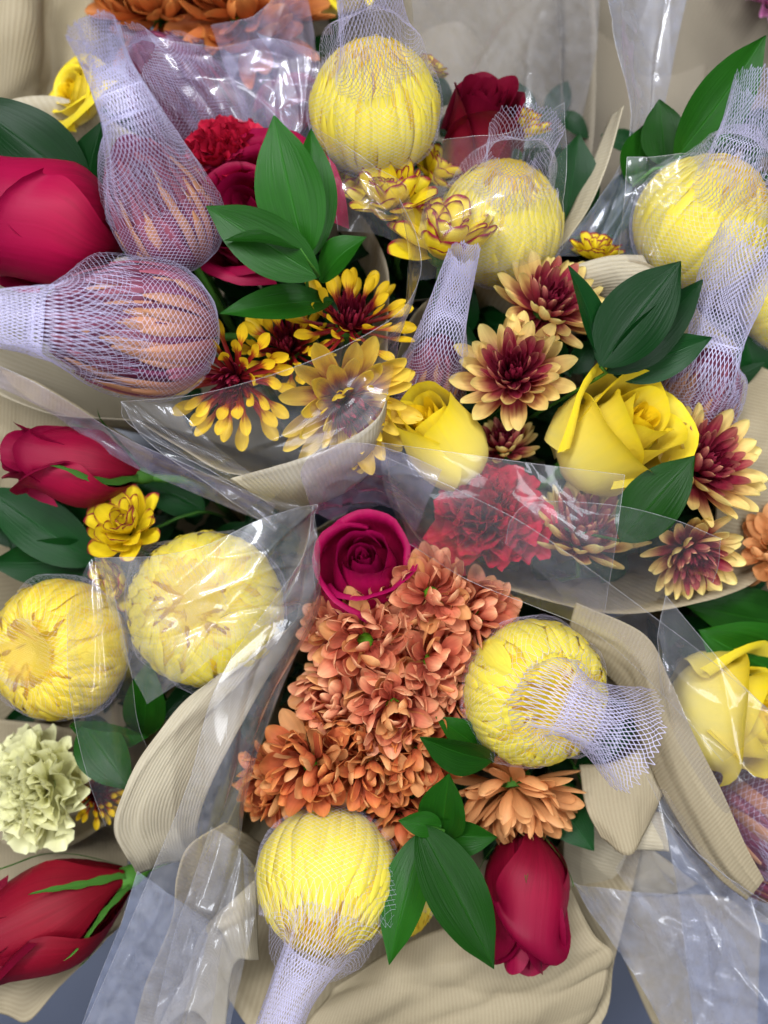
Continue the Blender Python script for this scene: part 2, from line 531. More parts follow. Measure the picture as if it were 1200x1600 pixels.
# ------------------------------------------------------------------ builders
CACHE = {}
BASE = {'A': (500, 740, -0.29), 'B': (620, 770, -0.29), 'C': (600, 850, -0.29), 'D': (420, 860, -0.29), 'E': (900, 1010, -0.29),
        'F': (880, 430, -0.29), 'G': (640, 470, -0.29), 'H': (330, 330, -0.31), 'I': (150, 1250, -0.29)}


def stem_part(t, M, start, axis, bouquet, rad):
    """stem from the flower's base down to the foot of its bouquet"""
    b = at(*BASE[bouquet])
    s = Vector(start)
    a = Vector(axis)
    pts = [s, s - a * 0.03 + Vector((0, 0, -0.012)), s.lerp(b, 0.5) - a * 0.01 + Vector((0, 0, -0.02)), b]
    path = catmull([tuple(p) for p in pts], 14)
    V, Q = tube_arrays(path, np.linspace(rad, rad * 1.2, 14), 6)
    part('stem', fast_mesh('stem', local_pts(M, V), Q, np.zeros((len(V), 2)) + 0.3, [MAT['stem']]), t)


# --- rose -----------------------------------------------------------
def rose_petal(R, H, theta, W, top, lip, rng, base_r=0.22, notch=0.0):
    ns, nt_ = 17, 16
    s = np.linspace(-1, 1, ns)[:, None] * np.ones((1, nt_))
    t = np.ones((ns, 1)) * (np.linspace(0, 1, nt_) ** 0.9)[None, :]
    belly = 0.42
    lo = np.sin(np.pi / 2 * np.clip(t / belly, 0, 1)) * (1 - base_r) + base_r
    hi = 1 + (top - 1) * smooth01((t - belly) / (1 - belly))
    r = R * np.where(t < belly, lo, hi)
    q = np.clip((t - 0.74) / 0.26, 0, 1)
    side = 0.8 + 0.35 * np.abs(s) ** 1.4
    r = r + lip * R * q ** 2 * side
    z = H * t * (1 - (0.10 * s ** 2 + 0.26 * np.abs(s) ** 4) * t) - lip * R * 0.75 * q ** 3 * side
    z = z + 0.018 * H * np.exp(-(s / 0.25) ** 2) * q ** 2
    ph = rng.uniform(0, 6.28)
    r = r + R * (0.035 * np.sin(2.3 * s + ph) + 0.02 * np.sin(5 * s + 2 * ph)) * t
    z = z + H * 0.018 * np.sin(4 * s + ph) * q
    r = r + R * 0.075 * s
    ang = theta + s * W * (0.45 + 0.55 * smooth01(t * 1.5))
    # soft creases and dents
    r = r + R * (0.012 * np.sin(ang * 9 + ph + t * 3) + 0.014 * np.sin(3.1 * s + 4 * t + 2 * ph) * np.sin(5 * t + ph) + 0.006 * np.sin(17 * s + 3 * ph + 2 * t) * t)
    return np.stack([r * np.cos(ang), r * np.sin(ang), z], -1)


def sepal_grid(R, H, L, w, flare, rng):
    """a narrow green sepal lying on the outside of the bud, its tip lifting away"""
    nt_ = 18
    t = np.linspace(0, 1, nt_)
    z = L * t * (1 - 0.25 * flare * t * t)
    tz = np.clip(z / H, 0, 1)
    rr = R * 1.16 * (np.sin(np.pi / 2 * np.clip(tz / 0.42, 0, 1)) * 0.78 + 0.22) + 0.02 * R
    rr = rr + flare * L * 0.55 * np.clip(t - 0.3, 0, 1) ** 1.6
    wid = w * (1 - t) ** 0.6 * (0.8 + 0.35 * np.sin(t * 3.1)) * (1 + 0.22 * np.sin(t * 27 + rng.uniform(0, 6)))
    wob = rng.uniform(-1.4, 1.4) * w
    P = np.zeros((5, nt_, 3))
    for i, s in enumerate(np.linspace(-1, 1, 5)):
        lat = wid * s + wob * np.sin(t * 5)
        P[i, :, 0] = rr - 0.5 * lat ** 2 / np.maximum(rr, 0.3 * R) + 0.15 * w * s * s
        P[i, :, 1] = lat
        P[i, :, 2] = z
    return P


def rose(label, px, py, h, ang, tilt, R, H, mat='red', bouquet='A', seed=1, openness=0.3, roll=0, sepals=0, lip=0.22, heart=None, layers=None, outer=None, sep_bend=1.3):
    rng = random.Random(seed)
    u = unit(h)
    R, H = R * u, H * u
    M = frame(at(px, py, h), ang, tilt, roll)
    t = thing(('yellow' if mat.startswith('y') else 'red') + '_rose', label, 'rose', M, 'roses in the wrapped bouquets')
    layers = layers or [(2, 0.13, 0.86, 0.5, 0.0), (3, 0.25, 0.92, 0.6, 0.05), (3, 0.40, 0.96, 0.72, 0.10), (3, 0.58, 0.98, 0.80, 0.16), (3, 0.78, 0.99, 0.86, 0.22), (4, 1.0, 0.96, 0.92, 0.30)]
    th = rng.uniform(0, 6.28)
    nl = len(layers)
    for li, (n, rf, hf, top, lp) in enumerate(layers):
        for k in range(n):
            th += 2 * math.pi / n + (0.5 if k == 0 else 0) + rng.uniform(-0.12, 0.12)
            W = {2: 1.85, 3: 1.62, 4: 1.25, 5: 1.0}.get(n, 1.2)
            tp = top + (openness - 0.3) * 0.8 * rf
            rr = R * rf * (1 + 0.05 * k)
            hh = H * hf * rng.uniform(0.95, 1.03)
            P = rose_petal(rr, hh, th, W, tp, lp * lip / 0.22 * rng.uniform(0.7, 1.4), rng)
            mm = MAT[heart] if heart and rf < 0.55 else MAT[mat]
            part('petal', grid_mesh('rose_petal', P, mm), t)
    for (az, top, lp, hf) in (outer or []):
        P = rose_petal(R * 1.08, H * hf, math.radians(az), 1.15, top, lp, rng)
        part('petal', grid_mesh('rose_petal', P, MAT[mat]), t)
    # calyx
    zz = np.array([-0.13, -0.10, -0.04, 0.02, 0.07]) * H
    rr = np.array([0.06, 0.16, 0.24, 0.26, 0.24]) * R
    V, Q = tube_arrays(np.stack([zz * 0, zz * 0, zz], -1), rr, 12)
    calyx = part('calyx', fast_mesh('calyx', V, Q, np.zeros((len(V), 2)) + 0.3, [MAT['sepal']]), t)
    for k in range(sepals):
        P = sepal_grid(R, H, H * rng.uniform(0.32, 0.72), R * rng.uniform(0.09, 0.14), sep_bend * rng.uniform(0.2, 2.2), rng)
        part('sepal', grid_mesh('sepal', P, MAT['sepal']), calyx, Matrix.Rotation(k * 6.283 / sepals + rng.uniform(-.3, .3), 4, 'Z'))
    ax = facing(ang, tilt)
    stem_part(t, M, at(px, py, h) - ax * 0.1 * H, ax, bouquet, 0.0028)
    return t


# --- chrysanthemum gathered inside a net sleeve --------------------------
def ball_xy(phi, shape):
    if shape == 'ball':
        x = np.sin(phi)
        z = np.cos(phi) * 0.88 - 0.34 * np.exp(-(phi / 0.42) ** 2)
    elif shape == 'bulb':
        x = np.sin(phi) * (1 - 0.10 * np.exp(-((phi - 0.6) / 0.5) ** 2))
        z = np.where(np.cos(phi) > 0, np.cos(phi) * 1.08, np.cos(phi) * 0.95)
    else:      # onion: drawn out to the neck
        x = np.sin(phi) * np.where(phi < 1.57, 0.55 + 0.45 * np.sin(phi) ** 1.0, 1.0)
        z = np.where(np.cos(phi) > 0, np.cos(phi) * 1.75, np.cos(phi) * 0.95)
    return x, z


ROWS = {
    'ball': [(44, 2.75, 1.40, 1.00, 0.082), (50, 2.2, 1.08, 0.995, 0.076), (50, 1.75, 0.82, 0.985, 0.070), (44, 1.4, 0.62, 0.97, 0.064), (36, 1.1, 0.45, 0.96, 0.058), (26, 0.85, 0.31, 0.95, 0.052), (18, 0.65, 0.17, 0.95, 0.044)],
    'bulb': [(44, 2.8, 1.30, 1.00, 0.084), (50, 2.4, 1.00, 0.99, 0.076), (46, 1.95, 0.76, 0.98, 0.070), (38, 1.5, 0.55, 0.965, 0.064), (28, 1.1, 0.36, 0.95, 0.058), (16, 0.8, 0.18, 0.94, 0.052)],
    'onion': [(42, 2.8, 1.40, 1.00, 0.085), (42, 2.5, 1.10, 0.99, 0.082), (38, 2.1, 0.85, 0.97, 0.08), (30, 1.6, 0.60, 0.955, 0.085), (22, 1.3, 0.42, 0.94, 0.08), (15, 1.0, 0.26, 0.93, 0.07)],
}


def ball_petal_mesh(shape, row, var, mat):
    key = (shape, row, var, mat.name)
    if key in CACHE:
        return CACHE[key]
    rng = random.Random(zlib.crc32(repr((shape, row, var)).encode()) % 9999)
    n, p0, p1, sh, hw = ROWS[shape][row]
    p1 = p1 * rng.uniform(0.80, 1.22)
    ns, nt_ = 5, 12
    t = np.linspace(0, 1, nt_)
    phi = p0 + (p1 - p0) * t
    x, z = ball_xy(phi, shape)
    w = hw * np.clip(np.minimum((t + 0.18) * 2.2, 1), 0, 1) * np.clip((1 - t) / 0.14 + 0.05, 0, 1) ** 0.5
    lift = 1 + (0.022 if shape == 'onion' else 0.010) * smooth01((t - 0.75) / 0.25) * rng.uniform(0.2, 1.6)
    sway = rng.uniform(-0.26, 0.26)
    P = np.zeros((ns, nt_, 3))
    for i, s in enumerate(np.linspace(-1, 1, ns)):
        rr = sh * lift * (1 - (0.022 if shape == 'onion' else 0.014) * s * s)
        lat = w * s + sway * t * t * 0.6
        xx = x * rr
        P[i, :, 0] = xx - 0.5 * lat ** 2 / np.maximum(xx, 0.15)
        P[i, :, 1] = lat
        P[i, :, 2] = z * rr
    CACHE[key] = grid_mesh('mum_petal', P, mat)
    return CACHE[key]


def core_mesh(shape, mat):
    key = ('core', shape, mat.name)
    if key not in CACHE:
        phi = np.linspace(3.1, 0.004, 20)
        x, z = ball_xy(phi, shape)
        V, Q = tube_arrays(np.stack([0 * z, 0 * z, z * 0.95], -1), np.maximum(x * 0.95, 0.004), 24)
        # tube_arrays wants a monotone axis; build rings directly instead
        a = np.linspace(0, 2 * np.pi, 24, endpoint=False)
        V = np.stack([np.outer(x * 0.95, np.cos(a)), np.outer(x * 0.95, np.sin(a)), np.repeat((z * 0.95)[:, None], 24, 1)], -1).reshape(-1, 3)
        CACHE[key] = fast_mesh('mum_core', V, Q, np.zeros((len(V), 2)) + 0.3, [mat])
    return CACHE[key]


def net_mesh(M, rings, ncell=46, wire=0.34, cell=7.4, seed=0, ragged=True, crumple=0.065, boost=0.75):
    """rings [(world centre, rx, ry)]; a diamond net knotted round them, in the local space of M"""
    rng = np.random.default_rng(seed)
    C = np.array([[*c, rx, ry] for c, rx, ry in rings])
    D = catmull(C, 700)
    D[:, 3:] = np.maximum(D[:, 3:], 0.0008)
    cen = D[:, :3]
    T = np.gradient(cen, axis=0)
    T /= np.linalg.norm(T, axis=1)[:, None] + 1e-12
    # parallel transported frame
    e = np.array(M.to_3x3().col[0])
    E1 = np.zeros_like(cen)
    for i in range(len(cen)):
        e = e - T[i] * np.dot(e, T[i])
        e = e / np.linalg.norm(e)
        E1[i] = e
    E2 = np.cross(T, E1)
    rad = 0.5 * (D[:, 3] + D[:, 4])
    ds = np.sqrt(np.sum(np.diff(cen, axis=0) ** 2, 1) + np.diff(rad) ** 2)
    cum = np.concatenate([[0], np.cumsum(ds)])
    c = 1.14 * math.pi * rad.max() / ncell
    rows = []
    l = 0.0
    while l < cum[-1]:
        i = min(np.searchsorted(cum, l), len(cum) - 1)
        rows.append(i)
        a = math.pi * rad[i] / ncell
        l += min(max(math.sqrt(max(c * c - a * a, 0)), 0.42 * c), 0.85 * c)
    rows = np.array(rows)
    nr = len(rows)
    th = 2 * np.pi * (np.arange(ncell)[None, :] + 0.5 * (np.arange(nr)[:, None] % 2)) / ncell
    ph = rng.uniform(0, 6.28, 4)
    li = cum[rows][:, None] / 0.03
    cr = 1 + crumple * (np.sin(3 * th + ph[0] + li * 0.8) + 0.7 * np.sin(5 * th + ph[1] - li * 1.1)) * np.clip((li - 1.6) / 1.2, 0.0, 1) \
        + crumple * 0.35 * np.sin(9 * th + ph[2] + li * 2.0)
    cr = cr + rng.normal(0, 0.006, cr.shape)
    P = cen[rows][:, None, :] + (D[rows, 3][:, None] * cr * np.cos(th))[..., None] * E1[rows][:, None, :] + (D[rows, 4][:, None] * cr * np.sin(th))[..., None] * E2[rows][:, None, :]
    if ragged:   # cut end
        P[-1] += T[rows[-1]] * rng.uniform(-0.3, 1.0, ncell)[:, None] * c
    Nn = P - cen[rows][:, None, :]
    Nn /= np.linalg.norm(Nn, axis=2)[..., None] + 1e-12
    A, B, NA, RA = [], [], [], []
    rmax = rad.max()
    for j in range(nr - 1):
        A += [P[j], P[j]]
        B += [P[j + 1], np.roll(P[j + 1], 1 if j % 2 == 0 else -1, axis=0)]
        NA += [Nn[j], Nn[j]]
        RA.append(np.full(2 * ncell, 1.0 + boost * float(smooth01((0.92 - rad[rows[j]] / rmax) / 0.45)) * (cum[rows[j]] > cum[-1] * 0.35)))
    A, B, NA, RA = np.concatenate(A), np.concatenate(B), np.concatenate(NA), np.concatenate(RA)
    d = B - A
    Ls = np.linalg.norm(d, axis=1)
    d = d / (Ls[:, None] + 1e-12)
    A, B = A - d * wire * PX * 0.4, B + d * wire * PX * 0.4
    b = np.cross(d, NA)
    b /= np.linalg.norm(b, axis=1)[:, None] + 1e-12
    n2 = np.cross(b, d)
    V = np.zeros((len(A), 6, 3))
    w = (wire * PX * RA)[:, None]
    for k, (ob, on) in enumerate(((-1.3, -0.25), (0.0, 0.6), (1.3, -0.25))):      # a low ridge: flat plastic strand
        o = b * ob + n2 * on
        V[:, k] = A + o * w
        V[:, 3 + k] = B + o * w
    base = (np.arange(len(A)) * 6)[:, None]
    Q = np.concatenate([base + np.array([[k, k + 1, 4 + k, 3 + k]]) for k in range(2)])
    return fast_mesh('net_sleeve', local_pts(M, V.reshape(-1, 3)), Q, None, [MAT['net']], smooth=False)


def netted(label, px, py, h, ang, tilt, R, neck=None, kind='yellow', shape='bulb', bouquet='A', seed=1, roll=0, ncell=56, wire=0.13, top=0.62, swell=1.035, cell=7.4, close=0.16, boost=1.3):
    rng = random.Random(seed)
    u = unit(h)
    r = R * u
    M = frame(at(px, py, h), ang, tilt, roll + rng.uniform(0, 360))
    t = thing('netted_chrysanthemum', label, 'chrysanthemum', M, 'chrysanthemums in white net sleeves')
    rows = ROWS[shape]
    for ri, (n, *_r) in enumerate(rows):
        if kind == 'yellow':
            mat = MAT['ymum'] if ri < len(rows) - 3 else MAT['gmum'] if ri < len(rows) - (2 if shape == 'bulb' else 1) else MAT['ymum_heart']
        elif kind == 'plum':
            mat = MAT['plum']
        elif kind == 'gold':
            mat = MAT['gmum'] if ri < len(rows) - 2 else MAT['ymum_heart']
        else:
            mat = None
        off = rng.uniform(0, 6.28)
        for k in range(n):
            pm = mat
            if mat is None:      # bronze blooms: dusty tan outside, mauve and plum within
                x = rng.random()
                tan, mauve = ((0.6, 0.4), (0.35, 0.4), (0.1, 0.4))[ri] if ri < 3 else (0.0, 0.35)
                pm = MAT['tan'] if x < tan else MAT['mauve'] if x < tan + mauve else MAT['plum']
            me = ball_petal_mesh(shape, ri, rng.randrange(7), pm)
            sc = r * (rng.uniform(0.955, 1.02) if shape == 'onion' else rng.uniform(0.98, 1.012))
            part('petal', me, t, Matrix.Rotation(off + 6.2832 * (k + rng.uniform(-0.45, 0.45)) / n, 4, 'Z') @ Matrix.Diagonal((sc, sc, sc, 1)))
    part('flower_core', core_mesh(shape, MAT['mauve'] if kind in ('bronze', 'plum') else MAT['gmum']), t, Matrix.Diagonal((r, r, r, 1)))
    # net rings: round the flower first, then along the neck
    rings = []
    ztop = {'ball': 0.88, 'bulb': 1.12, 'onion': 1.75}[shape]
    for phi in np.arccos(np.clip(np.linspace(-0.985, top, 12), -1, 1)):
        x, z = ball_xy(np.array(phi), shape)
        if shape == 'ball':
            z = np.cos(phi) * 0.88
        rings.append((tuple(M @ Vector((0, 0, float(z) * r * swell))), float(x) * r * swell, float(x) * r * swell))
    if neck:
        for (nx, ny, dh, nr, *fl) in neck:
            uu = unit(h + dh)
            rings.append((tuple(at(nx, ny, h + dh)), nr * uu, nr * uu * (fl[0] if fl else 0.8)))
    else:
        for z, x in ((0.80, 0.50), (0.70, 0.40)):
            rings.append((tuple(M @ Vector((0, 0, z * r * swell))), x * r, x * r))
    part('net_sleeve', net_mesh(M, rings, ncell, wire, cell, seed, ragged=bool(neck), boost=boost if neck else -0.2), t)
    ax = facing(ang, tilt)
    stem_part(t, M, at(px, py, h) - ax * r * 0.9, ax, bouquet, 0.0026)
    return t


# --- open chrysanthemum heads ------------------------------------------------
def strap_petal(kind, var, mat, cup=0.25, curve=0.3, wid=0.2):
    """petal of length 1 along +x, face to +z"""
    key = ('strap', kind, var, mat.name, round(cup, 2), round(curve, 2), round(wid, 2))
    if key in CACHE:
        return CACHE[key]
    rng = random.Random(zlib.crc32(repr(key[:3]).encode()) % 9999 + var * 17)
    ns, nt_ = 7, 13
    t = 1 - (1 - np.linspace(0, 1, nt_)) ** (1.0 if kind == 'fan' else 1.7)

    def tipround(t0):
        return np.sqrt(np.clip(1 - np.clip((t - t0) / (1 - t0), 0, 1) ** 2, 0, 1))
    if kind == 'strap':
        w = wid * (0.45 + 0.55 * smooth01(t / 0.5)) * tipround(0.66)
    elif kind == 'spoon':
        w = wid * np.maximum(0.36 * (t < 0.85), np.sqrt(np.clip(1 - ((t - 0.82) / 0.182) ** 2, 0, 1)))
    elif kind == 'broad':
        w = wid * (0.22 + 0.98 * smooth01(t / 0.65)) * tipround(0.6)
    elif kind == 'quill':
        w = wid * (0.6 + 0.3 * t) * np.clip((1.0 - t) / 0.15, 0, 1) ** 0.5
    else:   # fan (carnation)
        w = wid * (0.15 + 1.1 * t ** 1.2)
    w = np.maximum(w, 0.004)
    cv = curve * (rng.uniform(0.1, 1.9) if kind == 'broad' else rng.uniform(0.6, 1.4))
    ang = cv * t * (0.6 + 0.8 * t)
    dt = np.diff(t)
    dx = np.concatenate([[0], np.cumsum(np.cos((ang[1:] + ang[:-1]) / 2) * dt)])
    dz = np.concatenate([[0], np.cumsum(np.sin((ang[1:] + ang[:-1]) / 2) * dt)])
    nx, nz = -np.sin(ang), np.cos(ang)
    tw = rng.uniform(-0.5, 0.5) if kind == 'broad' else rng.uniform(-0.35, 0.35)
    sway = rng.uniform(-0.08, 0.08)
    if kind == 'fan':
        ns = 23
    P = np.zeros((ns, nt_, 3))
    p1, p2 = rng.uniform(0, 6.28), rng.uniform(0, 6.28)
    for i, s in enumerate(np.linspace(-1, 1, ns)):
        up = cup * w * (s * s) * (1.6 if kind == 'quill' else 0.5 if kind == 'spoon' else 1.0) + tw * t * w * s
        if kind == 'fan':
            up = up + 0.12 * t ** 2.2 * np.sin(6.5 * s + p1) + 0.055 * t ** 3 * np.sin(14 * s + p2)
            edge = 1 - 0.28 * s * s * t + (0.012 * ((i % 2) * 2 - 1) + 0.03 * math.sin(11 * s + p2)) * np.clip((t - 0.85) / 0.15, 0, 1)
        else:
            edge = 1.0
            up = up - 0.15 * w * np.exp(-(s / 0.3) ** 2) * (1 if kind == 'broad' else 0.4) * cup
        P[i, :, 0] = dx * edge + nx * up
        P[i, :, 1] = w * s * (1 - 0.25 * cup * s * s) + sway * t * t
        P[i, :, 2] = dz * edge + nz * up
    uv = None
    if kind == 'spoon':
        uu, vv = np.meshgrid(np.linspace(0, 1, ns), t, indexing='ij')
        uv = np.stack([uu, vv], -1)
    CACHE[key] = grid_mesh(kind + '_petal', P, mat, uv)
    return CACHE[key]


def dome_mesh(mat, name):
    key = ('dome', mat.name)
    if key not in CACHE:
        rr = np.array([1.0, 0.97, 0.85, 0.62, 0.34, 0.02])
        zz = np.array([-0.5, 0.0, 0.30, 0.52, 0.64, 0.68])
        a = np.linspace(0, 6.2832, 16, endpoint=False)
        V = np.stack([np.outer(rr, np.cos(a)), np.outer(rr, np.sin(a)), np.repeat(zz[:, None], 16, 1)], -1).reshape(-1, 3)
        _, Q = tube_arrays(np.stack([zz * 0, zz * 0, zz], -1), rr, 16)
        CACHE[key] = fast_mesh(name, V, Q, np.zeros((len(V), 2)) + 0.3, [mat])
    return CACHE[key]


STYLES = {
    # rows: (count, length, elevation deg, petal kind, material, cup, curve, width, root radius, root height)
    'bicolour': [(16, 1.0, 6, 'strap', 'bi_out', 0.45, 0.55, 0.155, 0.06, 0.0), (15, 0.93, 20, 'strap', 'bi_out', 0.5, 0.6, 0.15, 0.05, 0.04), (14, 0.80, 33, 'strap', 'bi_mid', 0.5, 0.6, 0.14, 0.05, 0.07),
                 (14, 0.66, 44, 'strap', 'bi_mid', 0.6, 0.6, 0.13, 0.04, 0.09), (14, 0.54, 54, 'quill', 'bi_in', 0.6, 0.7, 0.11, 0.04, 0.1), (12, 0.44, 66, 'quill', 'bi_in', 0.6, 0.7, 0.11, 0.03, 0.1), (9, 0.36, 80, 'quill', 'bi_in', 0.6, 0.4, 0.11, 0.02, 0.1)],
    'spoon': [(16, 1.0, 4, 'spoon', 'spoon', 0.7, 0.35, 0.115, 0.05, 0.0), (14, 0.90, 22, 'spoon', 'spoon', 0.7, 0.4, 0.115, 0.05, 0.05), (9, 0.76, 40, 'spoon', 'spoon', 0.7, 0.3, 0.14, 0.05, 0.08),
              (18, 0.54, 36, 'quill', 'bi_in', 0.5, 0.9, 0.085, 0.04, 0.08), (16, 0.44, 54, 'quill', 'bi_in', 0.5, 0.9, 0.085, 0.04, 0.1), (12, 0.36, 74, 'quill', 'bi_in', 0.5, 0.6, 0.09, 0.02, 0.1)],
    'yellow_spoon': [(15, 1.0, 6, 'strap', 'spoon_y', 0.5, 0.4, 0.145, 0.05, 0.0), (15, 0.94, 20, 'strap', 'spoon_y', 0.5, 0.4, 0.14, 0.05, 0.05), (12, 0.78, 34, 'strap', 'spoon_y', 0.5, 0.4, 0.13, 0.05, 0.07), (8, 0.60, 42, 'spoon', 'spoon', 0.9, 0.25, 0.10, 0.05, 0.08),
                     (18, 0.52, 40, 'quill', 'bi_in', 0.5, 0.9, 0.09, 0.04, 0.08), (16, 0.44, 56, 'quill', 'bi_in', 0.5, 0.9, 0.09, 0.04, 0.1), (12, 0.36, 74, 'quill', 'bi_in', 0.5, 0.6, 0.10, 0.02, 0.1)],
    'edged': [(10, 1.0, 18, 'broad', 'edged', 0.35, 0.45, 0.25, 0.05, 0.0), (9, 0.9, 36, 'broad', 'edged', 0.4, 0.4, 0.25, 0.05, 0.05), (7, 0.74, 54, 'broad', 'edged', 0.5, 0.4, 0.25, 0.04, 0.08), (5, 0.55, 70, 'broad', 'edged', 0.6, 0.3, 0.25, 0.02, 0.1)],
    'shower': [(13, 0.98, -8, 'broad', '*', 0.35, 0.7, 0.205, 0.16, 0.00), (14, 0.95, 8, 'broad', '*', 0.38, 0.8, 0.20, 0.16, 0.08), (13, 0.90, 24, 'broad', '*', 0.4, 0.8, 0.20, 0.16, 0.14),
               (11, 0.82, 40, 'broad', '*', 0.45, 0.7, 0.205, 0.16, 0.18), (8, 0.70, 58, 'broad', '*', 0.5, 0.6, 0.22, 0.15, 0.18)],
    'rosette': [(24, 1.0, -4, 'broad', '*', 0.40, 0.5, 0.135, 0.12, 0.00), (22, 0.95, 12, 'broad', '*', 0.40, 0.6, 0.135, 0.12, 0.05), (20, 0.88, 26, 'broad', '*', 0.40, 0.7, 0.14, 0.12, 0.10), (17, 0.80, 40, 'broad', '*', 0.40, 0.7, 0.145, 0.12, 0.14),
                (13, 0.72, 54, 'broad', '*', 0.45, 0.6, 0.15, 0.12, 0.16), (9, 0.62, 68, 'broad', '*', 0.5, 0.5, 0.16, 0.12, 0.18)],
    'carnation': [(9, 1.0, 6, 'fan', '*', 0.1, 0.5, 0.46, 0.02, 0.0), (9, 0.96, 24, 'fan', '*', 0.1, 0.4, 0.46, 0.02, 0.04), (9, 0.92, 42, 'fan', '*', 0.1, 0.3, 0.44, 0.02, 0.06), (8, 0.86, 58, 'fan', '*', 0.1, 0.2, 0.42, 0.02, 0.08), (7, 0.80, 74, 'fan', '*', 0.1, 0.1, 0.40, 0.02, 0.1), (4, 0.76, 86, 'fan', '*', 0.1, 0.0, 0.38, 0.01, 0.1)],
}


def head(name, cat, label, group, px, py, h, ang, tilt, R, style, mat=None, bouquet='A', seed=1, roll=0, eye=None, skip=None, flat=0.0, eye_size=0.2, eye_z=0.15, wild=9):
    rng = random.Random(seed * 7 + 3)
    u = unit(h)
    r = R * u
    M = frame(at(px, py, h), ang, tilt, roll)
    t = thing(name, label, cat, M, group)
    for ri, (n, L, el, kind, mt, cup, curve, wid, r0, z0) in enumerate(STYLES[style]):
        if skip and ri in skip:
            continue
        m = MAT[mat if mt == '*' else mt]
        off = rng.uniform(0, 6.28)
        for k in range(n):
            pm = MAT['peach'] if style == 'shower' and rng.random() < 0.2 else m
            me = strap_petal(kind, rng.randrange(5), pm, cup, curve, wid)
            sc = r * L * rng.uniform(0.88, 1.08)
            e = math.radians(el * (1 - flat) + rng.uniform(-wild, wild))
            az = off + 6.2832 * k / n + rng.uniform(-0.10, 0.10)
            Mx = Matrix.Rotation(az, 4, 'Z') @ Matrix.Translation((r0 * r, 0, z0 * r)) @ Matrix.Rotation(-e, 4, 'Y') @ Matrix.Rotation(rng.uniform(-0.028, 0.028) * wild, 4, 'X') @ Matrix.Diagonal((sc, sc, sc, 1))
            part('petal', me, t, Mx)
    if eye:
        part('flower_eye', dome_mesh(MAT[eye], 'flower_eye'), t, Matrix.Translation((0, 0, eye_z * r)) @ Matrix.Diagonal((r * eye_size, r * eye_size, r * eye_size, 1)))
    part('receptacle', dome_mesh(MAT['stem'], 'receptacle'), t, Matrix.Rotation(math.pi, 4, 'X') @ Matrix.Diagonal((r * 0.22, r * 0.22, r * 0.25, 1)))
    ax = facing(ang, tilt)
    stem_part(t, M, at(px, py, h) - ax * r * 0.12, ax, bouquet, 0.0016)
    return t


def mum(label, *a, **k):
    return head('spray_chrysanthemum', 'chrysanthemum', label, 'open spray chrysanthemum heads', *a, **k)


def orange(label, *a, **k):
    k.setdefault('eye', 'eye')
    k.setdefault('wild', 24)
    k.setdefault('eye_size', 0.17)
    k.setdefault('eye_z', 0.12)
    return head('orange_chrysanthemum', 'chrysanthemum', label, 'orange chrysanthemum heads', *a, k.pop('style', 'shower'), **k)


def carnation(label, *a, **k):
    return head('carnation', 'carnation', label, 'ruffled carnations', *a, 'carnation', **k)


# --- ruscus leaves --------------------------------------------------------------
def leaf_part(t, M, base, tip, width, roll=0, bend=0.06, fold=0.25, mat='leaf', seed=0, side=0.0, wavy=0.02):
    rng = random.Random(seed)
    b, e = at(*base), at(*tip)
    d = e - b
    L = d.length
    d.normalize()
    up = Vector((0, 0, 1))
    wv = d.cross(up)
    wv.normalize()
    nv = wv.cross(d)
    rq = Quaternion(d, math.radians(roll))
    wv = rq @ wv
    nv = rq @ nv
    W = width * unit((base[2] + tip[2]) / 2) * 0.5
    ns, nt_ = 11, 24
    t_ = np.linspace(0, 1, nt_)
    w = W * np.sin(np.pi * t_ ** 0.82) ** 0.8 * (1 - 0.25 * smooth01((t_ - 0.75) / 0.25))
    w[-1] = W * 0.012
    w[0] = W * 0.06
    P = np.zeros((ns, nt_, 3))
    b_, d_, w_, n_ = (np.array(x) for x in (b, d, wv, nv))
    p = rng.uniform(0, 6.28)
    for i, s in enumerate(np.linspace(-1, 1, ns)):
        up_ = bend * L * np.sin(np.pi * t_) + fold * w * (abs(s) ** 1.3 - 0.3) + wavy * W * np.sin(t_ * 9 + p + 2 * s) * abs(s) * 2
        lat = w * s + side * L * np.sin(np.pi * t_)
        P[i] = b_ + np.outer(t_ * L, d_) + np.outer(lat, w_) + np.outer(up_, n_)
    me = grid_mesh('leaf', local_pts(M, P.reshape(-1, 3)).reshape(P.shape), MAT[mat])
    part('leaf', me, t)


def sprig(label, leaves, bouquet, seed=0, mat='leaf'):
    """leaves: [(base, tip, width, dict)]"""
    b0 = at(*leaves[0][0])
    M = Matrix.Translation(b0)
    t = thing('ruscus_sprig', label, 'leaves', M, 'green leaf sprigs tucked among the flowers')
    for i, (b, e, w, *kw) in enumerate(leaves):
        k = dict(kw[0]) if kw else {}
        k.setdefault('mat', mat)
        leaf_part(t, M, b, e, w, seed=seed * 20 + i, **k)
    # twig through the leaf bases, then down into the wrap
    pts = [tuple(at(*l[0])) for l in leaves]
    pts.sort(key=lambda p: -p[2])
    pts = pts[:3] + [tuple(at(*BASE[bouquet]))]
    path = catmull(pts, 24)
    V, Q = tube_arrays(path, 0.0011, 6)
    part('stem', fast_mesh('twig', local_pts(M, V), Q, np.zeros((len(V), 2)) + 0.3, [MAT['stem']]), t)
    return t


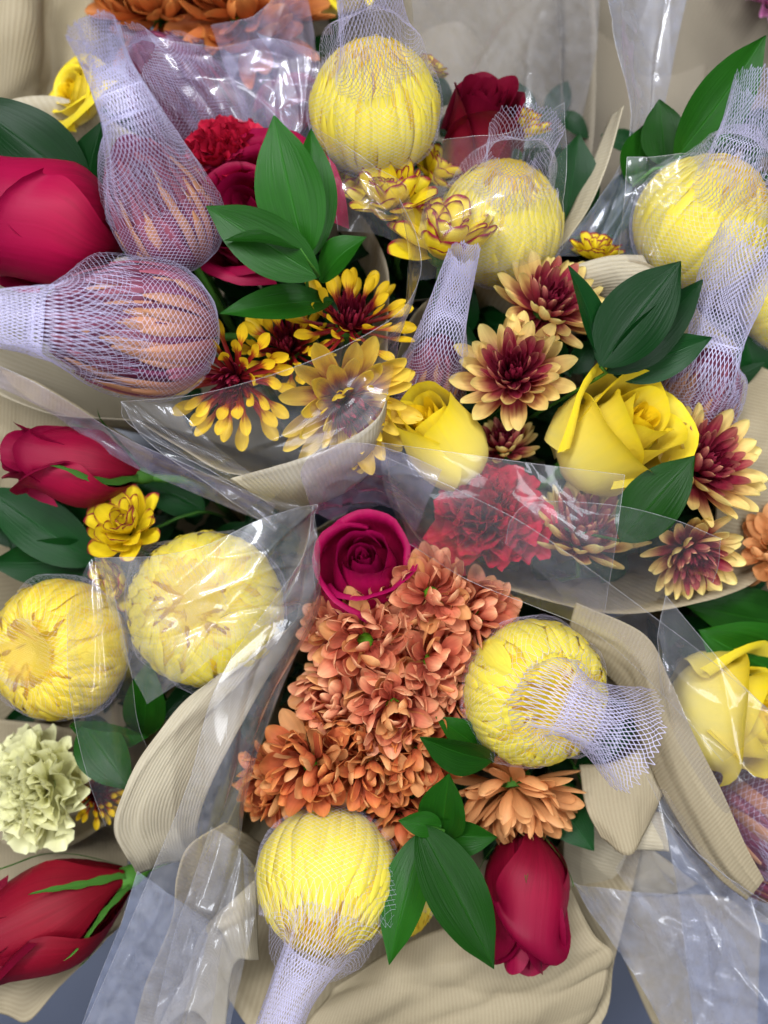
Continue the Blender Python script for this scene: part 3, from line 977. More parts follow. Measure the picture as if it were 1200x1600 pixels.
# --- sheets: paper and cellophane ---------------------------------------------------
def sheet_grid(lines, nu, nv):
    """lines: polylines [(px, py, h), ...] laid from one side of the sheet to the other"""
    rows = np.array([catmull([tuple(at(*p)) for p in ln], nu) for ln in lines])       # (k, nu, 3)
    if len(rows) == 2:
        t = np.linspace(0, 1, nv)[:, None, None]
        return (rows[0] * (1 - t) + rows[1] * t).transpose(1, 0, 2)
    return np.array([catmull(rows[:, i], nv) for i in range(nu)])


def wrinkle(P, amp, rng, folds=3, fine=1.0, sharp=0):
    nu, nv = P.shape[:2]
    u, v = np.meshgrid(np.linspace(0, 1, nu), np.linspace(0, 1, nv), indexing='ij')
    du = np.gradient(P, axis=0)
    dv = np.gradient(P, axis=1)
    n = np.cross(du, dv)
    n /= np.linalg.norm(n, axis=2)[..., None] + 1e-12
    z = np.zeros_like(u)
    for k in range(folds):
        a, b, c = rng.uniform(-1, 1), rng.uniform(-1, 1), rng.uniform(0, 6.28)
        f = rng.uniform(4, 13)
        x = np.sin(f * (a * u + b * v) + c)
        z += x / folds
    for k in range(int(folds * fine)):        # sharp creases
        a = rng.uniform(0, 6.28)
        x = (u - rng.uniform(0.1, 0.9)) * math.cos(a) + (v - rng.uniform(0.1, 0.9)) * math.sin(a)
        z += 0.9 * (np.exp(-(x / 0.07) ** 2) - 0.3 * np.exp(-((x + 0.12) / 0.06) ** 2)) * rng.uniform(-1, 1) / max(folds, 1) * 2
    for k in range(sharp):      # knife creases
        a = rng.uniform(0, 6.28)
        x = (u - rng.uniform(0.1, 0.9)) * math.cos(a) + (v - rng.uniform(0.1, 0.9)) * math.sin(a)
        x = x + 0.03 * np.sin(7 * (u * math.sin(a) - v * math.cos(a)) + k)
        z += np.exp(-np.abs(x) / rng.uniform(0.02, 0.10)) * rng.uniform(-1, 1) * 0.9
    return P + n * (z * amp)[..., None]


def paper(label, lines, seed=0, mat='paper', nu=60, nv=40, amp=0.002, ribs='v', folds=3, name='paper_wrap', fine=0.5):
    rng = random.Random(seed)
    P = wrinkle(sheet_grid(lines, nu, nv), amp, rng, folds, fine, 9)
    lu = np.concatenate([[0], np.cumsum(np.linalg.norm(np.diff(P, axis=0), axis=2).mean(1))])
    lv = np.concatenate([[0], np.cumsum(np.linalg.norm(np.diff(P, axis=1), axis=2).mean(0))])
    uu, vv = np.meshgrid(lu, lv, indexing='ij')
    uv = np.stack([uu, vv] if ribs == 'v' else [vv, uu], -1)
    c = P.reshape(-1, 3).mean(0)
    me = grid_mesh(name, P - c, MAT[mat], uv)
    o = bpy.data.objects.new(name, me)
    o.location = c
    o['label'] = label
    o['category'] = 'wrapping paper'
    o['group'] = 'ribbed kraft paper wraps'
    COL.objects.link(o)
    s = o.modifiers.new('thickness', 'SOLIDIFY')
    s.thickness = 0.0004
    return o


def film(label, lines, seed=0, mat='film', nu=110, nv=80, amp=0.0025, folds=4, edges='t', fine=1.0, ew=0.00016, name='cellophane_sheet'):
    rng = random.Random(seed)
    P = wrinkle(sheet_grid(lines, nu, nv), amp, rng, folds, fine, 12)
    c = P.reshape(-1, 3).mean(0)
    P = P - c
    V = [P.reshape(-1, 3)]
    Q = [grid_arrays(P)]
    mi = [np.zeros(len(Q[0]), int)]
    off = len(V[0])
    for e in edges:      # the cut edge is a thin bead
        path = {'t': P[:, 0], 'b': P[:, -1], 'l': P[0], 'r': P[-1]}[e]
        v, q = tube_arrays(path, ew, 5, off)
        V.append(v)
        Q.append(q)
        mi.append(np.ones(len(q), int))
        off += len(v)
    me = fast_mesh(name, np.vstack(V), np.vstack(Q), None, [MAT[mat], MAT['film_edge']], np.concatenate(mi))
    o = bpy.data.objects.new(name, me)
    o.location = c
    o['label'] = label
    o['category'] = 'cellophane'
    o['group'] = 'clear cellophane sheets round the bouquets'
    COL.objects.link(o)
    return o


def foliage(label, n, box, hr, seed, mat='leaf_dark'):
    """the uncountable dark greenery packed deep inside a wrap"""
    rng = random.Random(seed)
    Vs, Qs, Us, off = [], [], [], 0
    for k in range(n):
        x, y, h = rng.uniform(box[0], box[2]), rng.uniform(box[1], box[3]), rng.uniform(*hr)
        a, L, W = rng.uniform(0, 6.28), rng.uniform(70, 120), rng.uniform(18, 28)
        b = np.array(at(x, y, h))
        d = np.array([math.cos(a), math.sin(a), rng.uniform(-0.2, 0.5)])
        d /= np.linalg.norm(d)
        w = np.cross(d, [rng.uniform(-.5, .5), rng.uniform(-.5, .5), 1])
        w /= np.linalg.norm(w)
        nn = np.cross(w, d)
        t = np.linspace(0, 1, 9)
        wd = W * PX * np.sin(np.pi * t ** 0.8) ** 0.85
        P = np.array([b + np.outer(t * L * PX, d) + np.outer(wd * s, w) + np.outer(0.08 * L * PX * np.sin(np.pi * t) + 0.25 * wd * abs(s), nn) for s in (-1, -.5, 0, .5, 1)])
        Vs.append(P.reshape(-1, 3))
        Qs.append(grid_arrays(P, off))
        uu, vv = np.meshgrid(np.linspace(0, 1, 5), t, indexing='ij')
        Us.append(np.stack([uu, vv], -1).reshape(-1, 2))
        off += 45
    o = bpy.data.objects.new('foliage', fast_mesh('foliage', np.vstack(Vs), np.vstack(Qs), np.vstack(Us), [MAT[mat]]))
    o['label'] = label
    o['category'] = 'foliage'
    o['kind'] = 'stuff'
    COL.objects.link(o)

# ================================================================== the setting
FLOOR_H = -0.32
V = np.array([[-3, -3, 0], [3, -3, 0], [3, 3, 0], [-3, 3, 0]], float)
fl = bpy.data.objects.new('floor', fast_mesh('floor', V, np.array([[0, 1, 2, 3]]), None, [MAT['floor']]))
fl.location = (0, 0, FLOOR_H)
fl['kind'] = 'structure'
COL.objects.link(fl)


# ================================================================== paper wraps
def cone(label, rim, base, seed, mat='paper', mid=0.45, sag=0.0, rr=22, **k):
    """a paper cone: closed rim, drawn in to the tied foot of the bouquet"""
    bx, by, bh = base
    n = len(rim)
    m1, m2 = [], []
    for i, (x, y, h) in enumerate(rim):
        m1.append((x + (bx - x) * mid, y + (by - y) * mid, h + (bh - h) * (mid + sag)))
        a = math.atan2(y - by, x - bx)
        m2.append((bx + rr * math.cos(a), by + rr * math.sin(a), bh))
    return paper(label, [rim, m1, m2], seed, mat, nu=max(90, n * 8), nv=34, **k)


cone('kraft paper cone round the red rose and spoon chrysanthemum bouquet at left',
     [(205, 655, -.03), (60, 640, -.05), (-70, 560, -.04), (-110, 380, -.03), (-60, 200, -.05), (80, 150, -.07), (240, 220, -.08), (400, 230, -.08), (530, 300, -.06), (600, 400, -.03), (606, 500, -.02), (601, 600, .005), (575, 672, .015), (480, 735, .01), (362, 742, -.005), (280, 700, -.02), (205, 655, -.03)],
     BASE['A'], 11, 'paper_pale', amp=0.0015)
cone('kraft paper cone round the yellow rose and burgundy chrysanthemum bouquet',
     [(596, 690, -.02), (606, 600, -.04), (650, 480, -.05), (760, 425, -.05), (890, 420, -.03), (1010, 402, -.02), (1110, 500, -.06), (1215, 600, -.07), (1260, 760, -.07), (1200, 890, -.05), (1110, 935, -.02), (960, 960, -.03), (800, 925, -.03), (690, 880, -.03), (625, 800, -.05), (596, 690, -.02)],
     BASE['B'], 12, 'paper', amp=0.002)
cone('kraft paper cone round the orange chrysanthemum bouquet in the middle',
     [(485, 830, -.06), (560, 800, -.08), (680, 850, -.08), (800, 915, -.06), (950, 965, -.04), (1035, 1060, -.03), (1045, 1180, -.03), (1010, 1290, -.04), (985, 1400, -.06), (960, 1500, -.05), (930, 1610, -.05), (760, 1680, -.04), (560, 1700, -.04), (420, 1640, -.05), (330, 1500, -.06), (330, 1360, -.06), (400, 1180, -.07), (455, 1000, -.07), (485, 830, -.06)],
     BASE['C'], 13, 'paper', amp=0.002)
cone('kraft paper cone round the netted yellow chrysanthemums at the left edge',
     [(490, 800, -.06), (390, 760, -.07), (250, 720, -.08), (100, 640, -.08), (-60, 560, -.09), (-160, 760, -.09), (-160, 1000, -.09), (-120, 1200, -.09), (40, 1330, -.09), (200, 1260, -.07), (330, 1080, -.06), (450, 930, -.05), (490, 800, -.06)],
     BASE['D'], 14, 'paper', amp=0.002)
cone('kraft paper cone behind the netted yellow chrysanthemum at the upper right',
     [(930, 400, -.09), (890, 260, -.12), (880, 60, -.14), (900, -120, -.14), (1150, -200, -.13), (1400, -60, -.12), (1400, 300, -.10), (1300, 520, -.09), (1120, 480, -.09), (1000, 440, -.08), (930, 400, -.09)],
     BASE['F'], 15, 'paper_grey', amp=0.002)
cone('kraft paper cone round the topmost netted yellow chrysanthemum and dark red rose',
     [(540, 440, -.09), (440, 300, -.11), (430, 120, -.14), (500, -100, -.15), (700, -180, -.14), (900, -120, -.14), (930, 180, -.11), (880, 380, -.08), (760, 440, -.08), (640, 470, -.07), (540, 440, -.09)],
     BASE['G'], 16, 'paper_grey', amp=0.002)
cone('kraft paper cone behind the yellow rose at the right edge',
     [(900, 980, -.09), (1040, 940, -.10), (1240, 900, -.10), (1400, 1040, -.10), (1400, 1260, -.11), (1280, 1440, -.12), (1150, 1420, -.10), (1050, 1300, -.09), (960, 1120, -.09), (900, 980, -.09)],
     BASE['E'], 17, 'paper', amp=0.002)

paper('tan kraft paper sheet behind the flowers in the top left corner',
      [[(-120, -80, -.13), (30, -60, -.10), (80, -60, -.14), (140, -60, -.12), (200, -60, -.15)],
       [(-120, 70, -.12), (20, 60, -.09), (80, 90, -.13), (140, 110, -.12), (200, 120, -.15)],
       [(-120, 300, -.17), (0, 280, -.13), (80, 300, -.15), (140, 310, -.14), (210, 320, -.17)]], 21, 'paper', amp=0.009, ribs='v')
paper('kraft paper sheet with painted shade behind the dark red rose at the top',
      [[(600, -80, -.21), (720, -80, -.18), (820, -80, -.21), (910, -80, -.18), (1010, -80, -.21), (1120, -80, -.19)],
       [(610, 150, -.21), (720, 130, -.19), (820, 140, -.22), (910, 140, -.19), (1000, 150, -.21), (1100, 150, -.20)],
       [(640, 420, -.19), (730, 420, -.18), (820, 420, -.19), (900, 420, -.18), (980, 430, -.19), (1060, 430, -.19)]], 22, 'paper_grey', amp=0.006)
paper('narrow fold of pale paper slanting between two bouquets at the upper right',
      [[(975, 165, -.03), (945, 270, -.035), (905, 350, -.04), (850, 400, -.045), (720, 425, -.05)],
       [(955, 180, -.045), (915, 280, -.05), (880, 355, -.055), (820, 425, -.06), (700, 460, -.065)]], 23, 'paper_pale', nv=8, amp=0.001)
paper('short ribbed paper flap peeking out behind the dark green leaf pair',
      [[(885, 418, -.02), (950, 400, -.015), (1005, 398, -.02)], [(905, 448, -.025), (960, 440, -.02), (1025, 440, -.025)], [(930, 500, -.05), (980, 500, -.05), (1040, 500, -.05)]], 24, 'paper_pale', nv=16, amp=0.0008, ribs='h')
paper('ribbed kraft paper behind the burgundy chrysanthemum near the right edge',
      [[(1080, 500, -.08), (1110, 640, -.06), (1120, 760, -.055), (1110, 900, -.06)], [(1150, 540, -.07), (1165, 660, -.05), (1170, 780, -.05), (1150, 900, -.055)], [(1240, 560, -.07), (1250, 680, -.06), (1245, 800, -.06), (1230, 890, -.07)]], 25, 'paper', amp=0.0015, ribs='v')
paper('pale paper collar under the yellow tipped chrysanthemum above the centre',
      [[(360, 746, .01), (450, 722, .024), (530, 694, .032), (588, 655, .036), (606, 612, .034)], [(400, 772, -.005), (470, 765, .006), (535, 738, .012), (578, 704, .016), (600, 664, .016)], [(440, 800, -.06), (490, 790, -.05), (535, 770, -.05), (565, 750, -.05), (590, 720, -.05)]], 26, 'paper_pale', nv=20, amp=0.0008)
paper('kraft paper behind the red rosebud at the left edge',
      [[(-60, 560, -.07), (40, 590, -.07), (130, 640, -.075), (240, 710, -.08)], [(-60, 660, -.08), (40, 680, -.08), (120, 720, -.085), (220, 780, -.09)], [(-60, 800, -.11), (40, 800, -.11), (110, 820, -.11), (200, 850, -.11)]], 27, 'paper', amp=0.002, ribs='v')
# left side of the middle bouquet
paper('large pale ribbed paper flap left of the orange chrysanthemums',
      [[(352, 1040, .0), (285, 1095, .005), (225, 1170, .01), (190, 1240, .012), (178, 1300, .005), (205, 1350, -.01), (216, 1372, -.03)],
       [(430, 990, -.01), (350, 1080, -.005), (290, 1170, .0), (245, 1245, .004), (235, 1300, -.004), (250, 1330, -.015), (262, 1350, -.035)],
       [(480, 960, -.05), (420, 1060, -.035), (370, 1150, -.02), (330, 1230, -.02), (310, 1290, -.03), (310, 1320, -.04), (320, 1340, -.05)]], 28, 'paper_pale', nv=44, amp=0.003, ribs='h')
paper('smooth curling kraft paper flap left of the bottom netted chrysanthemum',
      [[(352, 1285, -.02), (300, 1320, -.005), (278, 1370, .0), (272, 1430, -.005), (250, 1490, -.01), (226, 1545, -.02), (200, 1640, -.04)],
       [(380, 1300, -.04), (340, 1340, -.03), (315, 1390, -.025), (305, 1440, -.03), (290, 1500, -.035), (270, 1560, -.04), (250, 1660, -.05)],
       [(430, 1330, -.08), (405, 1370, -.08), (390, 1420, -.08), (380, 1480, -.08), (370, 1540, -.08), (350, 1600, -.08), (330, 1680, -.08)]], 29, 'paper', nv=34, amp=0.002)
paper('ribbed paper edge curling up beside the neck of the bottom net',
      [[(400, 1372, -.02), (360, 1410, -.01), (315, 1455, -.01), (290, 1520, -.02), (240, 1620, -.04)],
       [(402, 1420, -.015), (375, 1440, -.005), (345, 1450, -.003), (335, 1470, -.012), (300, 1580, -.03)],
       [(405, 1500, -.03), (390, 1500, -.02), (372, 1500, -.02), (360, 1530, -.03), (350, 1640, -.04)]], 30, 'paper_pale', nv=24, amp=0.0008, ribs='v')
paper('wide ribbed paper flap under the crimson rose at the bottom',
      [[(520, 1540, -.04), (620, 1480, -.045), (720, 1440, -.05), (800, 1410, -.055), (890, 1385, -.05)],
       [(480, 1600, -.03), (600, 1560, -.03), (720, 1530, -.03), (830, 1490, -.03), (925, 1455, -.03)],
       [(440, 1680, -.04), (580, 1650, -.04), (720, 1620, -.035), (860, 1570, -.03), (962, 1508, -.025)],
       [(420, 1760, -.06), (570, 1740, -.06), (720, 1700, -.055), (850, 1660, -.05), (925, 1600, -.05)]], 31, 'paper', nv=50, amp=0.005, ribs='v', folds=4)
paper('small folded ribbed flap just below the flared net skirt',
      [[(905, 1195, -.03), (960, 1190, -.028), (1038, 1150, -.025)], [(915, 1260, -.02), (970, 1265, -.016), (1040, 1220, -.02)], [(940, 1310, -.02), (985, 1335, -.012), (1022, 1270, -.025)]], 32, 'paper', nv=20, amp=0.0008, ribs='v')
paper('second folded ribbed flap tip below the flared net skirt',
      [[(960, 1240, -.035), (1000, 1260, -.03), (1035, 1270, -.035)], [(980, 1300, -.03), (1010, 1305, -.027), (1045, 1325, -.03)], [(960, 1330, -.035), (1000, 1328, -.03), (1046, 1330, -.032)]], 33, 'paper_pale', nv=14, amp=0.0006, ribs='h')
paper('long ribbed paper strip slanting down beside the yellow rose at right',
      [[(900, 940, .0), (1005, 990, .006), (1045, 1060, .008), (1085, 1150, .006), (1130, 1240, .002), (1165, 1320, -.002), (1194, 1374, -.006)],
       [(890, 975, -.006), (985, 1030, .0), (1018, 1100, .002), (1055, 1190, .0), (1100, 1280, -.004), (1140, 1345, -.008), (1180, 1390, -.011)],
       [(880, 1010, -.02), (965, 1070, -.018), (1000, 1150, -.018), (1030, 1230, -.018), (1075, 1310, -.018), (1120, 1370, -.018), (1166, 1406, -.018)]], 34, 'paper', nu=90, nv=30, amp=0.0016, ribs='v')
paper('flat kraft paper panel showing through film in the bottom right',
      [[(890, 1330, -.09), (1000, 1390, -.085), (1130, 1400, -.085), (1190, 1450, -.09)], [(940, 1420, -.095), (1030, 1470, -.09), (1140, 1480, -.09), (1186, 1530, -.09)], [(1020, 1600, -.11), (1080, 1640, -.11), (1140, 1660, -.11), (1180, 1680, -.11)]], 35, 'paper', amp=0.0015, ribs='v')
paper('pale paper lining right of the crimson rose at the bottom',
      [[(870, 1250, -.07), (940, 1280, -.06), (1010, 1320, -.055), (1090, 1380, -.06)], [(880, 1310, -.08), (940, 1340, -.07), (1000, 1360, -.065), (1060, 1395, -.07)], [(880, 1400, -.10), (930, 1410, -.09), (980, 1400, -.085), (1030, 1400, -.08)]], 36, 'paper_pale', amp=0.001, ribs='h')
paper('ribbed kraft paper under the red rosebud in the bottom left corner',
      [[(-60, 1440, -.07), (30, 1470, -.075), (110, 1450, -.08), (200, 1400, -.085)], [(-60, 1520, -.06), (20, 1530, -.06), (100, 1500, -.07), (190, 1440, -.075)], [(-60, 1570, -.06), (10, 1585, -.055), (45, 1595, -.055), (95, 1540, -.06), (178, 1460, -.065)]], 37, 'paper', amp=0.0015, ribs='h')
paper('greyish kraft paper behind the cream carnation at the left edge',
      [[(-60, 1120, -.10), (60, 1130, -.10), (200, 1150, -.10)], [(-60, 1250, -.11), (60, 1260, -.11), (200, 1270, -.11)], [(-60, 1400, -.12), (60, 1400, -.12), (200, 1400, -.12)]], 38, 'paper', amp=0.002)

# ================================================================== greenery deep in the wraps
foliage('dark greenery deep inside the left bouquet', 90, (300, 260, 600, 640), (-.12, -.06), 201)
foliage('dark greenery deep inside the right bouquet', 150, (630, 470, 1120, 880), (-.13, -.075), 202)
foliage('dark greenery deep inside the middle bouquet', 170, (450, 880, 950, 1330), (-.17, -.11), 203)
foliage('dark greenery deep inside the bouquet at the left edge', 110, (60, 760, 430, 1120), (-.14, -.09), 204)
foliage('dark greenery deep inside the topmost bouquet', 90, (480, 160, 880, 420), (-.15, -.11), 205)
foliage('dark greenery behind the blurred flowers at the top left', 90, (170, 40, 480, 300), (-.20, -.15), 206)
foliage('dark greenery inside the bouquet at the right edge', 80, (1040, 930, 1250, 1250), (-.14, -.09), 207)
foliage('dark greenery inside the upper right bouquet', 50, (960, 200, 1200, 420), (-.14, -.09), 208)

# ================================================================== flowers
# --- netted chrysanthemums
netted('big yellow chrysanthemum in a net drawn up past the top edge', 585, 172, -.02, 92, 42, 103, [(582, 70, .062, 64), (578, 20, .085, 56), (574, -60, .11, 54)], 'yellow', 'bulb', 'G', 1)
netted('bronze chrysanthemum in a net whose open neck points to the top left', 265, 345, .01, 118, 58, 84, [(212, 205, .075, 52), (185, 140, .085, 41), (164, 90, .095, 37), (146, 42, .11, 41)], 'bronze', 'onion', 'A', 2, top=0.35, wire=0.18, boost=1.4, ncell=52)
netted('bronze chrysanthemum lying sideways with its net leaving the left edge', 238, 517, .02, 178, 66, 106, [(95, 508, .055, 78), (40, 502, .065, 60), (-60, 495, .08, 46)], 'bronze', 'onion', 'A', 3, top=0.3, wire=0.2, boost=1.3, ncell=52)
netted('blurred bronze chrysanthemum in a net behind film with painted violet sheen at the top left', 300, 185, -.10, 125, 52, 85, [(240, 110, .06, 52), (200, 75, .09, 48)], 'plum', 'onion', 'H', 4, top=0.35)
netted('yellow chrysanthemum behind film with red edged petals in front and open net neck', 782, 352, -.045, 82, 46, 98, [(806, 262, .05, 60), (813, 232, .065, 58), (818, 205, .08, 64)], 'yellow', 'bulb', 'G', 5)
netted('yellow chrysanthemum at the upper right with net neck leaning to the right edge', 1095, 352, -.03, 52, 50, 106, [(1150, 250, .06, 62), (1168, 200, .075, 52), (1195, 130, .095, 56)], 'yellow', 'bulb', 'F', 6)
netted('plum chrysanthemum at right in a tall net neck behind dark leaves', 1080, 640, -.045, 68, 62, 66, [(1108, 570, .045, 52), (1122, 520, .055, 50), (1148, 440, .075, 58), (1176, 362, .095, 52)], 'bronze', 'onion', 'B', 7, top=0.35, wire=0.3, boost=0.7, ncell=44)
netted('slim bronze chrysanthemum in a violet white net left of the burgundy blooms', 668, 610, -.035, 72, 62, 56, [(690, 530, .05, 48), (706, 470, .065, 38), (727, 392, .09, 29)], 'bronze', 'onion', 'B', 8, top=0.35, wire=0.26, boost=0.6, ncell=40)
netted('golden chrysanthemum in a net facing up at the left edge', 92, 1014, -.03, 175, 18, 110, None, 'gold', 'ball', 'D', 9)
netted('yellow chrysanthemum in a net under shiny film with white glints', 322, 950, -.025, 100, 14, 122, None, 'yellow', 'ball', 'D', 10)
netted('yellow chrysanthemum with a flared net skirt right of the orange blooms', 836, 1082, .0, -18, 14, 115, [(866, 1092, .046, 66, .9), (905, 1110, .05, 50, .8), (945, 1130, .042, 58, .75), (978, 1148, .036, 76, .7), (996, 1158, .034, 86, .7)], 'yellow', 'ball', 'C', 11, wire=0.14, boost=2.0, ncell=54, top=0.8)
netted('yellow chrysanthemum in a net whose twisted neck runs off the bottom edge', 512, 1372, .0, 262, 42, 113, [(492, 1478, .05, 54), (462, 1535, .062, 38), (442, 1585, .072, 34), (425, 1650, .085, 40)], 'yellow', 'bulb', 'C', 12)
netted('plum and tan chrysanthemum in a net behind film at the lower right edge', 1185, 1255, -.09, -40, 45, 125, [(1250, 1340, .05, 80), (1300, 1400, .08, 60)], 'bronze', 'onion', 'E', 13, top=0.4)
netted('pale yellow chrysanthemum cut off by the right edge beside a net neck', 1225, 480, -.06, 20, 30, 70, None, 'yellow', 'ball', 'F', 14)
netted('pale yellow chrysanthemum half hidden behind the dark leaf at the bottom', 618, 1395, -.045, 300, 50, 66, None, 'yellow', 'bulb', 'C', 15)

# --- roses
rose('large crimson rose lying sideways at the left edge', 198, 372, -.015, 178, 68, 88, 225, 'crimson', 'A', 31, 0.3, roll=40, layers=[(2, .2, .92, .6, 0), (3, .45, .97, .7, .05), (3, .75, 1.0, .8, .1), (3, 1.0, .98, .86, .12)])
rose('open crimson rose half covered by the upright leaf cluster', 420, 368, -.045, 140, 22, 84, 110, 'crimson', 'A', 32, 0.4, roll=20, lip=0.25, layers=[(2, .11, .9, .6, 0), (2, .22, .93, .68, .02), (3, .38, .96, .74, .05), (3, .60, .98, .80, .10), (3, .86, 1.0, .86, .14), (3, 1.1, .93, .95, .24)])
rose('dark red rose with furled tip right of the topmost netted bloom', 722, 318, -.085, 76, 40, 46, 200, 'darkred', 'G', 33, 0.28, roll=80)
rose('crimson rosebud pointing left below the sideways net', 216, 742, -.035, 170, 74, 56, 205, 'red', 'D', 34, -0.1, roll=15, sepals=5, sep_bend=0.6)
rose('magenta rose opening upward above the orange chrysanthemums', 578, 915, -.03, 100, 30, 66, 120, 'magenta', 'C', 35, 0.35, roll=0, lip=0.2, layers=[(2, .11, .90, .6, 0), (2, .22, .93, .65, .02), (3, .40, .97, .66, .05), (3, .70, 1.0, .68, .10), (3, 1.05, .92, .80, .22)])
rose('long crimson rosebud with green sepals in the bottom left', 198, 1372, -.05, 200, 70, 72, 290, 'darkred', 'I', 36, -0.1, roll=70, sepals=6, sep_bend=0.35)
rose('crimson rose hanging head down beside the long leaves at the bottom', 820, 1292, -.03, 265, 64, 60, 210, 'red', 'C', 37, 0.05, roll=30, sepals=5, sep_bend=0.12)
rose('blurred red rose behind film left of the topmost netted bloom', 468, 215, -.12, 95, 45, 42, 90, 'red', 'H', 38, 0.3)
rose('yellow rose with tight furled heart left of the red carnation', 730, 752, -.035, 128, 44, 56, 195, 'yrose', 'B', 39, 0.30, roll=10, heart='yrose_in', lip=0.06, layers=[(2, .12, .90, .6, 0), (3, .28, .93, .7, 0), (3, .48, .95, .72, .02), (3, .74, .97, .72, .04), (3, 1.0, 1.0, .78, .08)])
rose('yellow rose with a wide rolled outer petal below the dark leaves', 884, 732, -.035, 38, 38, 66, 205, 'yrose', 'B', 45, 0.35, roll=40, heart='yrose_in', lip=0.2, layers=[(2, .11, .9, .6, 0), (2, .22, .93, .68, .02), (3, .38, .96, .74, .05), (3, .60, .98, .80, .10), (3, .86, 1.0, .86, .14), (3, 1.1, .93, .95, .24)])
rose('yellow rose behind film near the right edge', 1035, 1105, -.055, 2, 56, 72, 175, 'yrose', 'E', 41, 0.35, roll=0, heart='yrose_in', lip=0.18, layers=[(2, .11, .9, .6, 0), (2, .22, .93, .68, .02), (3, .38, .96, .74, .05), (3, .60, .98, .80, .10), (3, .86, 1.0, .86, .14), (3, 1.1, .93, .95, .24)])
rose('small yellow rose peeking out beside the upright net neck', 150, 165, -.09, 160, 40, 42, 60, 'yrose', 'H', 42, 0.5, heart='yrose_in')
rose('blurred yellow rose at the top edge left of the net neck', 520, 20, -.17, 90, 40, 50, 80, 'yrose', 'H', 43, 0.5, heart='yrose_in')

# --- carnations
carnation('red ruffled carnation under film in the middle of the right bouquet', 762, 812, -.03, 100, 22, 98, mat='redcarn', bouquet='B', seed=51)
carnation('pale cream yellow carnation at the left edge below the golden bloom', 78, 1225, -.06, 170, 25, 98, mat='cream', bouquet='D', seed=52)
carnation('small red carnation beside the bronze net and upright leaf', 356, 258, -.045, 100, 30, 74, mat='redcarn', bouquet='A', seed=53)
carnation('blurred pink carnation in the top right corner', 1215, 15, -.16, 45, 30, 90, mat='pink', bouquet='F', seed=54)

# --- spray chrysanthemums
mum('dark red chrysanthemum with yellow spoon petal tips beside the sideways net', 370, 590, .0, 250, 22, 106, 'spoon', bouquet='A', seed=61)
mum('dark red chrysanthemum with yellow spoon petal tips under the low leaf', 545, 512, -.008, 70, 30, 100, 'spoon', bouquet='A', seed=62, roll=30)
mum('dark red chrysanthemum with yellow spoon tips squeezed in the middle of its bouquet', 452, 548, -.02, 90, 25, 84, 'spoon', bouquet='A', seed=103, roll=50)
mum('yellow petalled chrysanthemum with purple heart behind the film edge', 538, 622, .012, 300, 40, 122, 'yellow_spoon', bouquet='A', seed=63)
mum('pale yellow chrysanthemum with burgundy heart above the furled yellow rose', 802, 592, -.005, 110, 18, 100, 'bicolour', bouquet='B', seed=64)
mum('burgundy and yellow chrysanthemum left of the dark leaf pair', 850, 488, -.02, 60, 30, 98, 'bicolour', bouquet='B', seed=65)
mum('yellow rimmed burgundy chrysanthemum right of the open yellow rose', 1082, 735, -.02, 40, 28, 108, 'bicolour', bouquet='B', seed=66)
mum('burgundy chrysanthemum seen through film below the single leaf', 1075, 858, -.025, 280, 30, 84, 'bicolour', bouquet='B', seed=67)
mum('pale chrysanthemum with upright yellow petals behind film right of the red carnation', 905, 850, -.03, 85, 50, 104, 'bicolour', bouquet='B', seed=68)
mum('pale yellow chrysanthemum squeezed between the two yellow roses', 788, 705, -.045, 100, 55, 62, 'bicolour', bouquet='B', seed=69)
mum('yellow chrysanthemum with red rimmed petals under the topmost netted bloom', 610, 330, -.02, 100, 45, 88, 'edged', bouquet='G', seed=70)
mum('yellow chrysanthemum with crisp red petal edges in front of the netted bloom', 688, 400, -.01, 85, 45, 100, 'edged', bouquet='G', seed=71)
mum('red rimmed yellow chrysanthemum in the gap under the topmost net', 560, 300, -.045, 130, 45, 66, 'edged', bouquet='G', seed=79)
mum('small red rimmed yellow chrysanthemum between its two larger lookalikes under the top net', 645, 350, -.035, 60, 40, 62, 'edged', bouquet='G', seed=101)
mum('yellow chrysanthemum bud with red tips below the dark red rose', 672, 280, -.05, 50, 60, 58, 'edged', bouquet='G', seed=72)
mum('yellow and rust chrysanthemum inside the mouth of the open net', 812, 215, -.05, 90, 50, 52, 'edged', bouquet='G', seed=73)
mum('yellow chrysanthemum with red tips peeking over the ribbed paper flap', 930, 408, -.04, 85, 60, 50, 'edged', bouquet='F', seed=74)
mum('small yellow chrysanthemum with red rims under the left rosebud', 205, 835, -.03, 110, 35, 76, 'edged', bouquet='D', seed=75)
mum('little golden chrysanthemum wedged beside the film covered netted bloom', 190, 905, -.05, 200, 35, 56, 'edged', bouquet='D', seed=76)
mum('small rust and yellow chrysanthemum beside the cream carnation', 150, 1240, -.07, 30, 35, 52, 'spoon', bouquet='D', seed=77)
mum('tiny yellow and red chrysanthemum behind the topmost netted bloom', 668, 118, -.07, 60, 50, 34, 'edged', bouquet='G', seed=78)

